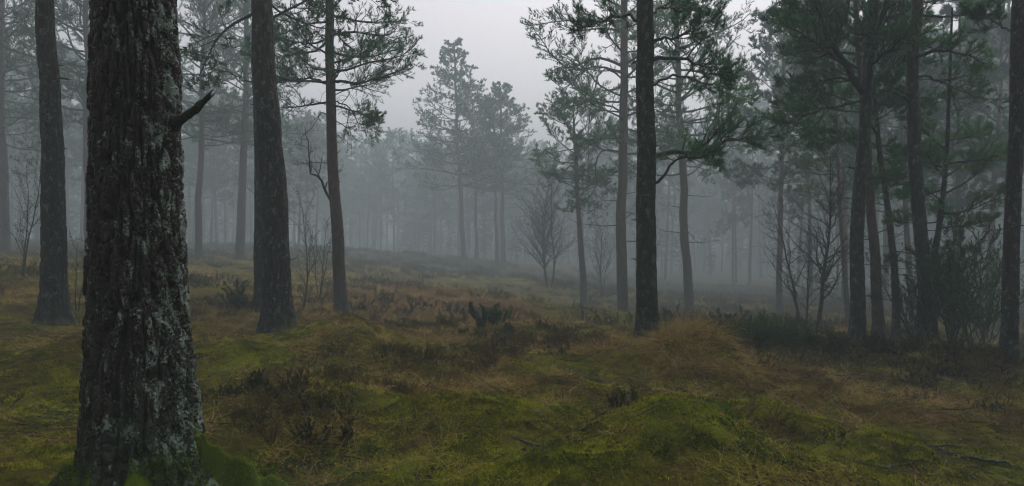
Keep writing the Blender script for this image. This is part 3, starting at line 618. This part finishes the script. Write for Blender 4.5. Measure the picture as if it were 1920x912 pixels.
def row(x0, x1, n, y0, y1, t0, t1, label, group, jit=10):
    jit = min(jit, .45*(x1-x0)/n)
    for i in range(n):
        px = x0+(x1-x0)*(i+.5)/n+rngF.uniform(-jit, jit); f = (px-x0)/(x1-x0)
        far_tree(px, rngF.uniform(y0, y1), t0+(t1-t0)*f+rngF.uniform(-22, 22), label % ORD[i], group)
row(345, 600, 17, 72, 115, 190, 235, "fog-faded pine, %s from left, in the wood left of the slender twiggy pine", "pines in the fog at left")
row(560, 820, 20, 110, 165, 240, 280, "fog-faded pine, %s from left, in the low wood behind the open slope", "pines in the fog at centre")
row(800, 1090, 20, 110, 165, 285, 300, "fog-faded pine, %s from left, in the low wood behind the central clump", "pines in the fog behind the clump")
row(1090, 1440, 22, 85, 145, 265, 215, "fog-faded pine, %s from left, in the wood behind the centre right trunks", "pines in the fog at centre right")
row(1440, 1940, 22, 62, 115, 120, 60, "fog-faded tall pine, %s from left, in the deep wood at the right", "pines in the fog at right", 16)
row(1430, 1940, 8, 32, 52, 60, -40, "grey pine, %s from left, just behind the dark right hand trees", "nearer pines in the fog at right", 18)
row(-40, 340, 16, 58, 105, 80, 130, "fog-faded pine, %s from left, in the wood behind the left hand trunks", "pines in the fog at far left", 12)

# ------------------------------------------------------------------ bare trees, saplings and shrubs
def shrub(name, label, cat, px, py, Y, hgt, spread, nst, seed, wood, leafm=None, leaf=(10,.02,.012), lev=(8,5), wander=.14, up=.03, sw=None, r=.012, lean=0., group=None, ang=.6, foot=None, ns=10):
    """stems from one foot, each branching twice; small leaves on the twigs if leafm"""
    rng = np.random.default_rng(seed)
    if foot is None:
        x = (px-960)/FPX*Y; y = Y
    else: x, y = foot
    z = Hs(x, y); root = obj(name, None, None, (x, y, z)); tag(root, label, cat, group)
    az = rng.uniform(0, 2*pi, nst); el = rng.uniform(0, 1, nst)*spread
    d = np.stack([np.cos(az)*np.sin(el)+lean, np.sin(az)*np.sin(el), np.cos(el)], 1)
    p0 = np.stack([np.cos(az)*r*2, np.sin(az)*r*2, np.full(nst, -.06)], 1)
    L = hgt*rng.uniform(.65, 1.08, nst); L[0] = hgt
    P = grow(rng, p0, d, L, ns, wander*.6 if sw is None else sw, up if sw is None else .03); R = (r*L/hgt)[:,None]*np.linspace(1, .15, ns)[None]
    st = Bag(); st.add(*tube(P, R, 6), 0)
    P2, R2, L2 = spawn(rng, P, R, lev[0], .15, .98, L*.42, ang, 7, wander, up, 0, .15)
    P3, R3, L3 = spawn(rng, P2, R2, lev[1], .2, 1, L2*.45, ang, 5, wander, up, 0, .1)
    lo = r*.09
    st.add(*tube(P2, np.maximum(R2, lo), 4), 0); st.add(*tube(P3, np.maximum(R3, lo*.8), 3), 0)
    obj("stems", st.mesh("stems", [wood], True), root)
    if leafm:
        bg = Bag(); K, ln, wd = leaf
        bg.add(*needles(rng, P3, K, ln, wd, .1, 1.0), 0); bg.add(*needles(rng, P2, K*2, ln, wd, .2, 1.0), 0)
        obj("leaves", bg.mesh("leaves", [leafm]), root)
    return root
M_TWIG = bark_mat("bare_twigs", (.02,.015,.012), (.055,.042,.034), (.1,.12,.1), .1, algae_z=-50, scale=3)
shrub("birch_tree", "bare spreading birch in fog below the central gap", "tree", 1030, 0, 48, 8.4, .26, 4, 201, M_TWIG, None, lev=(26,14), wander=.16, ang=.75, sw=.06, r=.08)
shrub("birch_tree", "smaller bare birch in fog right of the spreading birch", "tree", 1130, 0, 46, 4.8, .3, 4, 202, M_TWIG, M_JUN, (3,.08,.03), lev=(10,7), r=.04)
shrub("birch_tree", "bare birch with fine drooping twigs at the right of the clearing", "tree", 1527, 0, 19, 5.0, .03, 1, 203, M_BARKG, None, lev=(36,14), wander=.22, up=.05, sw=.04, r=.07, ang=.8, ns=16)
shrub("birch_tree", "thin bare birch stem leaning left of the fine twigged birch", "tree", 1508, 0, 20, 3.9, .12, 2, 204, M_TWIG, None, lev=(24,12), wander=.22, up=.04, sw=.06, r=.045, lean=-.06, ang=.85, ns=14)
shrub("sapling", "thin leafy sapling beside the slender twiggy pine", "sapling", 566, 0, 17, 2.9, .16, 2, 205, M_TWIG, M_JUN, (3,.03,.016), lev=(14,6), r=.018, lean=.05)
shrub("sapling", "small pale sapling left of the slender twiggy pine", "sapling", 598, 0, 21, 2.6, .25, 3, 206, M_TWIG, M_HERB, (3,.03,.016), lev=(12,6), r=.016)
shrub("sapling", "straggly young tree between the left edge pine and the stout left pine", "sapling", 42, 0, 17, 3.6, .2, 2, 207, M_TWIG, M_JUN, (4,.04,.02), lev=(14,7), r=.022)
shrub("sapling", "little dark sapling between the stout left pine and the huge trunk", "sapling", 146, 0, 14, 1.5, .3, 2, 208, M_TWIG, M_JUN, (4,.03,.014), lev=(10,6), r=.014)
shrub("juniper_bush", "airy green juniper behind the mossy trunk at right", "bush", 1785, 0, 14.5, 2.7, .45, 9, 209, M_TWIG, M_JUN, (20,.05,.014), lev=(13,9), r=.022)
shrub("juniper_bush", "sparse dark bush at the foot of the mossy trunk", "bush", 1722, 0, 13.6, 1.9, .5, 7, 210, M_TWIG, M_JUN, (16,.045,.012), lev=(10,7), r=.018)
shrub("juniper_bush", "bare tangled bush between the mossy trunk and the right edge pine", "bush", 1825, 0, 13.2, 1.6, .6, 7, 211, M_TWIG, M_JUN, (8,.04,.012), lev=(10,7), r=.016)
shrub("juniper_bush", "soft green bush in fog near the right edge", "bush", 1850, 0, 18, 3.2, .5, 9, 212, M_TWIG, M_JUN, (20,.06,.016), lev=(11,7), r=.022)
shrub("juniper_bush", "dark low bush left of the stout leaning pine", "bush", 445, 0, 15.5, .75, 1.0, 16, 213, M_TWIG, M_JUN, (9,.035,.010), lev=(8,6), r=.010)
shrub("juniper_bush", "pointed dark juniper sprig above the heather bank", "bush", 1402, 590, 12.8, .72, .5, 9, 214, M_TWIG, M_JUN, (12,.028,.008), lev=(8,6), r=.010)
shrub("juniper_bush", "small juniper tuft just left of the pointed sprig", "bush", 1352, 590, 13.6, .55, .5, 7, 215, M_TWIG, M_JUN, (12,.028,.008), lev=(8,6), r=.009)
for i, (px, Y, hg, lb) in enumerate(((1440,12.6,.62,"bushy heather right beside the pointed juniper sprig"),(1480,12.4,.58,"second heather from the pointed juniper on the dark bank"),(1375,12.2,.5,"rounded heather in front of the pointed juniper sprig"),(1420,11.6,.42,"low heather on the near side of the dark bank"),(1520,12.0,.42,"sprawling heather at the foot of the bare birch"),(1570,11.6,.36,"flat heather left of the forked pine's foot"),(1640,11.4,.34,"brown heather in front of the forked pine"),(1710,11.2,.36,"brown heather in front of the mossy trunk"),(1790,10.8,.34,"brown heather left of the right edge pine"),(1860,10.2,.3,"brown heather at the foot of the right edge pine"))):
    shrub("heather_bush", lb, "heather", px, 0, Y, hg, 1.1, 26, 300+i, M_TWIG, M_JUN if i < 5 else M_HEATH, (9,.022,.007), lev=(7,6), r=.007, group="heather along the right hand bank")
for i, (px, py, hg, n, lb) in enumerate(((1150,800,.24,9,"dark sprigged heather in the right foreground, left part"),(1185,805,.32,10,"tallest dark heather sprig in the right foreground"),(1225,800,.24,8,"dark heather in the right foreground, right part"),(510,850,.30,9,"brown heather clump nearest the huge trunk"),(580,860,.26,9,"broad brown heather in the left foreground"),(650,850,.24,8,"brown heather clump at the right of the left foreground patch"),(560,800,.26,8,"heather at the back of the left foreground patch"),(480,790,.28,8,"sparse heather close right of the huge trunk"))):
    shrub("heather_bush", lb, "heather", 0, 0, 0, hg, .75, n, 330+i, M_TWIG, M_HEATH, (7,.014,.005), lev=(6,5), r=.004, foot=ground_px(px, py-18), group="heather in the foreground")
for i, (px, py, hg, lb) in enumerate(((985,640,.30,"dark heather left of the fallen sticks at centre"),(1045,648,.28,"heather mound left of the centre right trunk"),(950,626,.26,"heather just right of the gnarled stump"),(700,600,.3,"flat heather right of the slender twiggy pine"),(830,615,.28,"flat heather left of the gnarled stump"),(905,680,.25,"low dark heather patch in the middle of the clearing"))):
    shrub("heather_bush", lb, "heather", 0, 0, 0, hg, 1.1, 20, 350+i, M_TWIG, M_HEATH if i != 2 else M_JUN, (9,.02,.007), lev=(7,5), r=.006, foot=ground_px(px, py), group="heather across the middle of the clearing")

# gnarled stump with ivy-dark tufts
def stump():
    rng = np.random.default_rng(9); x, y = ground_px(900, 622); z = Hs(x, y); Y = y
    base = np.array([x, y, z]); root = obj("tree_stump", None, None, base); tag(root, "gnarled dark stump with leafy knobs in the middle of the clearing", "stump")
    bg = Bag(); lf = Bag()
    stems = [([(903,628),(902,612),(897,598),(886,580),(882,568)], .075), ([(903,612),(908,600),(908,586),(902,572)], .055), ([(898,600),(888,592),(880,576)], .04)]
    for q, r in stems:
        p = resample(np.array([PX(a, b2, Y) for a, b2 in q])-base, 14); p[1:] += rng.normal(0, .012, (13,3)); R = r*np.linspace(1.3,.5,14)
        bg.add(*tube(p[None], R[None], 9), 0)
        P2, R2, L2 = spawn(rng, p[None], R[None], 11, .5, 1, np.array([.10]), 1.0, 5, .2, .05, 0, .2)
        bg.add(*tube(P2, np.maximum(R2*.5,.002), 4), 0); P3, R3, L3 = spawn(rng, P2, R2, 5, .3, 1, L2*.6, .8, 4, .2, .03, 0, .1)
        lf.add(*needles(rng, P3, 6, .028, .012, .1, 1.1), 0); lf.add(*needles(rng, P2, 8, .028, .012, .3, 1.1), 0)
    obj("stem", bg.mesh("stem", [M_WOOD], True), root); obj("leaves", lf.mesh("leaves", [M_JUN]), root)
stump()
shrub("juniper_bush", "small round dark bush just right of the gnarled stump", "bush", 930, 0, 13.2, .42, .6, 9, 216, M_TWIG, M_JUN, (12,.03,.012), lev=(8,6), r=.010)

# fallen branches
def stick(label, pts, r, seed, kids=0, name="fallen_branch", group="fallen branches on the forest floor"):
    rng = np.random.default_rng(seed); q = []
    for a, b2 in pts:
        x, y = ground_px(a, b2); q.append([x, y, Hs(x, y)+r*1.0])
    p = resample(np.array(q), 26); p[:,2] = np.maximum(p[:,2], [Hs(v[0], v[1])+r*.6 for v in p])+np.abs(rng.normal(0, r*.25, 26)); base = p[0].copy()
    bg = Bag(); R = r*np.linspace(1, .35, 26)*(1+.12*rng.normal(0,1,26)); bg.add(*tube((p-base)[None], R[None], 8), 0)
    if kids:
        P2, R2, L2 = spawn(rng, (p-base)[None], R[None], kids, .15, 1, np.array([.5]), .8, 6, .15, 0, .8, .05); bg.add(*tube(P2, np.maximum(R2,.002), 4), 0)
    o = obj(name, bg.mesh(name, [M_DEAD], True), None, base); tag(o, label, "branch", group)
stick("long dark fallen branch on the moss at lower right", [(1672,826),(1730,832),(1790,846),(1850,858),(1892,866)], .028, 1, 5)
stick("thin forked stick at the foot of the slender twiggy pine", [(560,588),(600,580),(640,592),(690,600)], .02, 2, 6)
stick("pale stick lying left of the gnarled stump", [(740,606),(790,602),(840,612),(880,608)], .02, 3, 5)
stick("crooked stick lying right of the gnarled stump", [(925,628),(960,640),(1010,636),(1060,650)], .02, 4, 6)
stick("short stick across the hollow left of the dry grass tussock", [(1060,690),(1100,698),(1140,692)], .012, 5, 3)
stick("thin stick lying in the crevice of the front moss mound", [(1085,815),(1140,828),(1180,850)], .010, 6, 2)
stick("root like stick over the mossy hump right of the leaning pine", [(560,630),(600,640),(640,648),(690,652)], .02, 7, 3)
stick("thin stick in the grass behind the huge trunk's right side", [(395,590),(450,600),(500,612)], .014, 8, 4)

stick("thin dead twig across the moss at the bottom right corner", [(1600,880),(1660,890),(1730,885)], .010, 9, 3)
stick("short broken stick on the moss below the sprigged heather", [(960,830),(1010,838),(1050,830)], .011, 10, 2)
stick("bent twig in the grass right of the left foreground heather", [(720,800),(770,790),(830,802)], .009, 11, 3)
stick("pale dead limb lying in front of the forked pine", [(1540,700),(1600,708),(1670,702)], .018, 12, 5)
stick("crooked twig on the mossy ground left of the huge trunk", [(20,780),(70,790),(125,782)], .010, 13, 3)
stick("grey stick lying below the gnarled stump", [(840,660),(890,656),(950,664)], .013, 14, 4)

# ------------------------------------------------------------------ ground cover (uncountable)
def blades(rng, n, rad, ln, wd, tilt, bend, name, m, pts=4, flat=0.0):
    a = rng.uniform(0, 2*pi, n); rr = rad*np.sqrt(rng.random(n)); p = np.stack([rr*np.cos(a), rr*np.sin(a), np.full(n, -.015)], 1)
    az = rng.uniform(0, 2*pi, n); ti = np.clip(rng.normal(tilt, .35, n), .05, 1.5)
    d = np.stack([np.cos(az)*np.sin(ti), np.sin(az)*np.sin(ti), np.cos(ti)], 1); L = ln*rng.uniform(.5, 1.3, n)
    P = np.empty((n, pts, 3)); P[:,0] = p
    g = np.stack([np.cos(az), np.sin(az), -np.full(n, .9)], 1)*bend
    for i in range(1, pts):
        d = nrm(d+g*rng.uniform(.3,1.2,(n,1))+rng.normal(0,.10,(n,3))); P[:,i] = P[:,i-1]+d*(L/(pts-1))[:,None]
    P[:,:,2] = np.maximum(P[:,:,2], -.015+.012*np.arange(pts)[None]*rng.random((n,1)))
    s = nrm(np.cross(P[:,-1]-P[:,0], rng.normal(0,1,(n,3))+np.array([0,0,2.])))
    W = wd*np.linspace(1,.15,pts)[None,:,None]*.5*rng.uniform(.7,1.3,(n,1,1))
    V = np.stack([P-s[:,None]*W, P+s[:,None]*W], 2).reshape(-1,3)
    b0 = np.arange(n)[:,None]*pts*2+np.arange(pts-1)[None]*2
    F = np.stack([b0, b0+1, b0+3, b0+2], -1).reshape(-1,4)
    return bpy.data.objects.new(name, mesh_from(name, V, [F], [m]))
def sprigs(rng, n, rad, hgt, name, wood, leafm, K=10, ln=.018, wd=.006):
    a = rng.uniform(0,2*pi,n); rr = rad*np.sqrt(rng.random(n)); p = np.stack([rr*np.cos(a), rr*np.sin(a), np.full(n,-.02)],1)
    d = np.stack([rng.normal(0,.45,n), rng.normal(0,.45,n), np.ones(n)],1); L = hgt*rng.uniform(.4,1.2,n)
    P = grow(rng, p, d, L, 5, .16, .02); R = np.full((n,5), .003)*np.linspace(1,.4,5)[None]; bg = Bag(); bg.add(*tube(P,R,3),0)
    P2, R2, L2 = spawn(rng, P, R, 5, .3, 1, L*.4, .6, 4, .15, .05, 0, .2); bg.add(*tube(P2, np.maximum(R2,.0012), 3), 0)
    bg.add(*needles(rng, P2, K, ln, wd, .1, .9), 1); bg.add(*needles(rng, P, K, ln, wd, .4, .9), 1)
    return bpy.data.objects.new(name, bg.mesh(name, [wood, leafm]))
def leaves(rng, n, rad, sz, name, m):
    a = rng.uniform(0,2*pi,n); rr = rad*np.sqrt(rng.random(n)); c = np.stack([rr*np.cos(a), rr*np.sin(a), rng.uniform(.0,.03,n)],1)
    nn = nrm(np.stack([rng.normal(0,.5,n), rng.normal(0,.5,n), np.ones(n)],1)); u = nrm(np.cross(nn, rng.normal(0,1,(n,3)))); v = np.cross(nn,u)
    s = (sz*rng.uniform(.5,1.2,n))[:,None]; V = np.stack([c-u*s, c+v*s*.55+nn*s*.2, c+u*s, c-v*s*.55+nn*s*.2],1).reshape(-1,3)
    return bpy.data.objects.new(name, mesh_from(name, V, [np.arange(4*n).reshape(-1,4)], [m]))
def scatter(name, label, cat, x, y, scl, protos, seed, tilt=.12, sink=0.):
    rng = np.random.default_rng(seed); n = len(x); z = H(x, y)-sink
    me = bpy.data.meshes.new(name); me.vertices.add(n); me.vertices.foreach_set("co", np.stack([x,y,z],1).astype(np.float32).ravel())
    e = .25; gx_ = (H(x+e,y)-H(x-e,y))/(2*e); gy_ = (H(x,y+e)-H(x,y-e))/(2*e)
    yaw = rng.uniform(0,2*pi,n)
    # lie on the slope, turned about the upright
    rx = np.arctan(gy_)+rng.normal(0,tilt,n); ry = -np.arctan(gx_)+rng.normal(0,tilt,n)
    a = me.attributes.new("lean",'FLOAT_VECTOR','POINT'); a.data.foreach_set("vector", np.stack([rx,ry,np.zeros(n)],1).astype(np.float32).ravel())
    a = me.attributes.new("yaw",'FLOAT_VECTOR','POINT'); a.data.foreach_set("vector", np.stack([0*yaw,0*yaw,yaw],1).astype(np.float32).ravel())
    a = me.attributes.new("scl",'FLOAT','POINT'); a.data.foreach_set("value", scl.astype(np.float32))
    a = me.attributes.new("pick",'INT','POINT'); a.data.foreach_set("value", rng.integers(0,len(protos),n).astype(np.int32))
    o = obj(name, me); tag(o, label, cat, kind="stuff")
    g = bpy.data.node_groups.new(name+"_scatter",'GeometryNodeTree')
    g.interface.new_socket("Geometry", in_out='INPUT', socket_type='NodeSocketGeometry'); g.interface.new_socket("Geometry", in_out='OUTPUT', socket_type='NodeSocketGeometry')
    N, Lk = g.nodes, g.links; gi = N.new("NodeGroupInput"); go = N.new("NodeGroupOutput"); jn = N.new("GeometryNodeJoinGeometry")
    def attr(nm, ty):
        q = N.new("GeometryNodeInputNamedAttribute"); q.data_type = ty; q.inputs[0].default_value = nm; return q.outputs[0]
    ev = N.new("FunctionNodeEulerToRotation"); Lk.new(attr("lean",'FLOAT_VECTOR'), ev.inputs[0]); ey = N.new("FunctionNodeEulerToRotation"); Lk.new(attr("yaw",'FLOAT_VECTOR'), ey.inputs[0])
    rr = N.new("FunctionNodeRotateRotation"); rr.rotation_space = 'LOCAL'; Lk.new(ev.outputs[0], rr.inputs[0]); Lk.new(ey.outputs[0], rr.inputs[1])
    sc, pk = attr("scl",'FLOAT'), attr("pick",'INT')
    for i, p in enumerate(protos):
        oi = N.new("GeometryNodeObjectInfo"); oi.inputs[0].default_value = p; oi.inputs[1].default_value = True
        cm = N.new("FunctionNodeCompare"); cm.data_type = 'INT'; cm.operation = 'EQUAL'; Lk.new(pk, cm.inputs[2]); cm.inputs[3].default_value = i
        ip = N.new("GeometryNodeInstanceOnPoints"); Lk.new(gi.outputs[0], ip.inputs['Points']); Lk.new(cm.outputs[0], ip.inputs['Selection'])
        Lk.new(oi.outputs['Geometry'], ip.inputs['Instance']); Lk.new(rr.outputs[0], ip.inputs['Rotation']); Lk.new(sc, ip.inputs['Scale']); Lk.new(ip.outputs[0], jn.inputs[0])
    Lk.new(jn.outputs[0], go.inputs[0])
    md = o.modifiers.new("scatter",'NODES'); md.node_group = g
    return o
rs = np.random.default_rng(1234)
def field(n, y0, y1, dens, margin=1.12):
    """n points spread over the ground the lens can see between depths y0 and y1, kept with probability dens(x, y)"""
    y = np.sqrt(rs.uniform(y0*y0, y1*y1, n)); x = rs.uniform(-1,1,n)*.75*margin*y
    x = x + 0; keep = rs.random(n) < dens(x, y); return x[keep], y[keep]
tn = lambda x, y, s=.9, q=4: np.clip(.5+1.4*fbm(x*s, y*s, None, q, 3), 0, 1)
r1 = np.random.default_rng(50)
P_GR = [blades(r1, 110, .20, .17, .0042, 1.25, .22, "grass_blades", M_GRASS) for _ in range(3)]
P_GU = [blades(r1, 80, .20, .20, .0042, .95, .25, "grass_blades", M_GRASS)]
P_DR = [blades(r1, 110, .20, .26, .0042, .95, .28, "dry_blades", M_DRY) for _ in range(3)]
P_MO = [blades(r1, 330, .16, .030, .0055, .7, .15, "moss_sprigs", M_MOSS, 3) for _ in range(3)]
P_HE = [sprigs(r1, 22, .20, .20, "heather_sprigs", M_TWIG, M_HEATH) for _ in range(3)]
P_HB = [leaves(r1, 60, .18, .018, "herb_leaves", M_HERB), blades(r1, 120, .18, .09, .007, .6, .3, "herb_blades", M_HERB)]
P_LI = [leaves(r1, 26, .25, .022, "fallen_leaves", M_LITTER) for _ in range(2)]
# near
x, y = field(7500, 3.6, 16, lambda x, y: np.clip(.9*tn(x,y,.8)+.05-.9*zsum(Z_MOSS,x,y)-.4*zsum(Z_HEATH,x,y), .02, 1))
scatter("grass", "matted olive grass over the forest floor", "grass", x, y, rs.uniform(.6,1.1,len(x)), P_GR+P_GU, 1)
x, y = field(9000, 3.6, 17, lambda x, y: np.clip(1.1*zsum(Z_DRY,x,y)+.04*tn(x,y,.7,8), 0, 1))
scatter("dry_grass", "straw coloured dry grass in tufts and patches", "grass", x, y, rs.uniform(.6,1.15,len(x)), P_DR, 2)
x, y = field(26000, 3.6, 15, lambda x, y: np.clip(1.0*zsum(Z_MOSS,x,y)+.9*tn(x,y,.9,14)-.15, 0, 1))
scatter("moss", "green and yellowish moss cushions on the forest floor", "moss", x, y, rs.uniform(.6,1.15,len(x)), P_MO, 3, .1)
x, y = field(9000, 3.6, 17, lambda x, y: np.clip(.75*zsum(Z_HEATH,x,y)+.04*tn(x,y,.8,31)-.03, 0, 1))
scatter("heather", "dark brown heather sprigs spread over the floor", "heather", x, y, rs.uniform(.5,1.1,len(x)), P_HE, 4)
x, y = field(3500, 3.6, 12, lambda x, y: np.clip(.9*zsum(Z_HERB,x,y)+.06*tn(x,y), 0, 1))
scatter("herbs", "low green herbs and bilberry leaves in the foreground", "herbs", x, y, rs.uniform(.6,1.1,len(x)), P_HB, 5)
x, y = field(2600, 3.6, 14, lambda x, y: tn(x,y,1.3,44))
scatter("leaf_litter", "brown fallen leaves strewn over the forest floor", "leaves", x, y, rs.uniform(.6,1.1,len(x)), P_LI, 6)
def twigs(rng, n, rad, name, m):
    a = rng.uniform(0,2*pi,n); rr = rad*np.sqrt(rng.random(n)); p = np.stack([rr*np.cos(a), rr*np.sin(a), rng.uniform(.01,.05,n)],1); b_ = rng.uniform(0,2*pi,n)
    P = grow(rng, p, np.stack([np.cos(b_), np.sin(b_), rng.normal(0,.12,n)],1), rng.uniform(.08,.35,n), 5, .12, 0); bg = Bag(); bg.add(*tube(P, np.linspace(1,.4,5)[None]*rng.uniform(.0018,.0045,(n,1)), 4), 0)
    return bpy.data.objects.new(name, bg.mesh(name, [m]))
P_TW = [twigs(r1, 9, .3, "fallen_twigs", M_DEAD), twigs(r1, 12, .3, "fallen_twigs", M_LITTER)]
x, y = field(2200, 3.6, 17, lambda x, y: tn(x,y,1.0,54))
scatter("twig_litter", "small fallen twigs strewn over the forest floor", "twigs", x, y, rs.uniform(.6,1.2,len(x)), P_TW, 11)
# the tussock of long dry grass on its hummock
def tussock():
    rng = np.random.default_rng(70)
    cx, cy, rx, ry, _ = Z_HUMMOCK[0]; base = np.array([cx,cy,Hs(cx,cy)]); bl = []
    nc = 46; ca_ = rng.uniform(0,2*pi,nc); cr = np.sqrt(rng.random(nc)); root = obj("grass_tussock", None, None, base)
    tag(root, "domed tussock of long straw coloured grass beside the tall centre right trunk", "grass")
    for c in range(nc):                                  # tufts that lean their own way
        n = 150; px_, py_ = cx+cr[c]*np.cos(ca_[c])*rx*1.0, cy+cr[c]*np.sin(ca_[c])*ry*.95
        x = px_+rng.normal(0,.09,n); y = py_+rng.normal(0,.07,n); z = H(x,y)-.02
        lean = np.array([np.cos(ca_[c])*cr[c]*.75+rng.normal(.15,.35), np.sin(ca_[c])*cr[c]*.6+rng.normal(-.1,.3), .9])
        d = nrm(lean+rng.normal(0,.28,(n,3))); hgt = rng.uniform(.18,.56,n)*(1.15-.55*cr[c])*rng.uniform(.6,1.25)
        P = np.empty((n,5,3)); P[:,0] = np.stack([x,y,z],1)
        for i in range(1,5):
            d = nrm(d+np.stack([d[:,0]*.3,d[:,1]*.3,-np.full(n,.26)],1)+rng.normal(0,.09,(n,3))); P[:,i] = P[:,i-1]+d*(hgt/4)[:,None]
        bl.append(P)
    P = np.concatenate(bl)-base; n = len(P); mt = rng.random(n)
    for nm, sel, m in (("straw_blades", mt < .72, M_TUSS), ("brown_blades", (mt >= .72) & (mt < .9), M_DRY), ("green_blades", mt >= .9, M_GRASS)):
        Q = P[sel]; n = len(Q); sd = nrm(np.cross(Q[:,-1]-Q[:,0], rng.normal(0,1,(n,3)))); W = .0046*np.linspace(1,.2,5)[None,:,None]*.5
        V = np.stack([Q-sd[:,None]*W, Q+sd[:,None]*W],2).reshape(-1,3); b0 = np.arange(n)[:,None]*10+np.arange(4)[None]*2
        tag(obj(nm, mesh_from(nm, V, [np.stack([b0,b0+1,b0+3,b0+2],-1).reshape(-1,4)], [m]), root), kind="stuff")
tussock()
# farther: larger patches
x, y = field(7000, 15, 62, lambda x, y: np.clip(.2+.8*tn(x,y,.35,3), 0, 1))
scatter("slope_grass", "brown grass and bracken covering the slope toward the fog", "grass", x, y, rs.uniform(1.3,2.4,len(x)), P_DR[:1]+P_GR[:2], 7)
x, y = field(9000, 15, 80, lambda x, y: np.clip(.75*tn(x,y,.28,12)-.12+.3*sst(2,8,x), 0, 1))
scatter("slope_heather", "dark heather covering the middle distance and hollows", "heather", x, y, rs.uniform(1.1,2.2,len(x))*(1+.6*sst(35,70,y)), P_HE, 8)

# ------------------------------------------------------------------ the wood that goes on all round, one mass
def whole(tm, cm, name):
    bg = Bag()
    for me, off in ((tm, 2), (cm, 0)):
        V = np.empty(len(me.vertices)*3, np.float32); me.vertices.foreach_get("co", V)
        lt = np.empty(len(me.polygons), np.int32); me.polygons.foreach_get("loop_total", lt); mi = np.empty(len(lt), np.int32); me.polygons.foreach_get("material_index", mi)
        li = np.empty(len(me.loops), np.int32); me.loops.foreach_get("vertex_index", li); st = np.concatenate([[0], np.cumsum(lt)[:-1]])
        bg.V.append(V.reshape(-1,3))
        for q in (3, 4):
            for m in np.unique(mi):
                k = (lt == q) & (mi == m)
                if k.any(): bg.F.setdefault((int(m)+off, q), []).append(li[st[k][:,None]+np.arange(q)]+bg.n)
        bg.n += len(V)//3
    return bpy.data.objects.new(name, bg.mesh(name, [M_WOOD, M_NDLF, M_BARKO]))
WH = [whole(a, b2, "wood_pine") for a, b2 in PR]
rw_ = np.random.default_rng(99); qx, qy, qs = [], [], []
while len(qx) < 640:                                             # beyond the rows the eye can part, and round behind the camera
    a = rw_.uniform(-pi, pi); r = np.sqrt(rw_.uniform(11**2, 215**2)); X, Yy = r*np.sin(a), r*np.cos(a)
    inview = Yy > 0 and abs(X) < .83*Yy+3
    if inview and (r < 130 or rw_.random() < .1): continue
    if not inview and (r > 75 or r < 26 or rw_.random() < .7): continue
    qx.append(X); qy.append(Yy); qs.append(rw_.uniform(.9, 1.3))
scatter("distant_wood", "far pine wood melting into the fog", "wood", np.array(qx), np.array(qy), np.array(qs), WH, 9, .02, .1)
qx, qy, qs = [], [], []
while len(qx) < 420:                                             # young growth under the far pines
    a = rw_.uniform(-.72, .72); r = rw_.uniform(105, 180); X, Yy = r*np.sin(a), r*np.cos(a)
    if fbm(np.array([X*.03]), np.array([Yy*.03]), None, 6, 2)[0] < -.1: continue
    qx.append(X); qy.append(Yy); qs.append(rw_.uniform(.3, .65))
scatter("distant_undergrowth", "young conifers under the far pine wood in the fog", "undergrowth", np.array(qx), np.array(qy), np.array(qs), [WH[2], WH[4]], 10, .03, .6)

# ------------------------------------------------------------------ fog
def haze():
    x0, x1, y0, y1, z0, z1 = -260, 260, -260, 260, float(GZ.min())-1.0, 28.0
    V = np.array([(a, b2, c) for a in (x0,x1) for b2 in (y0,y1) for c in (z0,z1)], float)
    F = np.array([(0,1,3,2),(4,6,7,5),(0,4,5,1),(2,3,7,6),(0,2,6,4),(1,5,7,3)])
    m = bpy.data.materials.new("fog"); m.use_nodes = True; t = m.node_tree; t.nodes.clear()
    v = t.nodes.new("ShaderNodeVolumePrincipled"); v.inputs['Color'].default_value = (.80,.96,.98,1); v.inputs['Density'].default_value = HAZE_DENSITY; v.inputs['Anisotropy'].default_value = 0.0
    o = t.nodes.new("ShaderNodeOutputMaterial"); t.links.new(v.outputs[0], o.inputs['Volume'])
    tag(obj("haze", mesh_from("haze", V, [F], [m])), "pale fog hanging through the whole wood", "fog", kind="stuff")
haze()
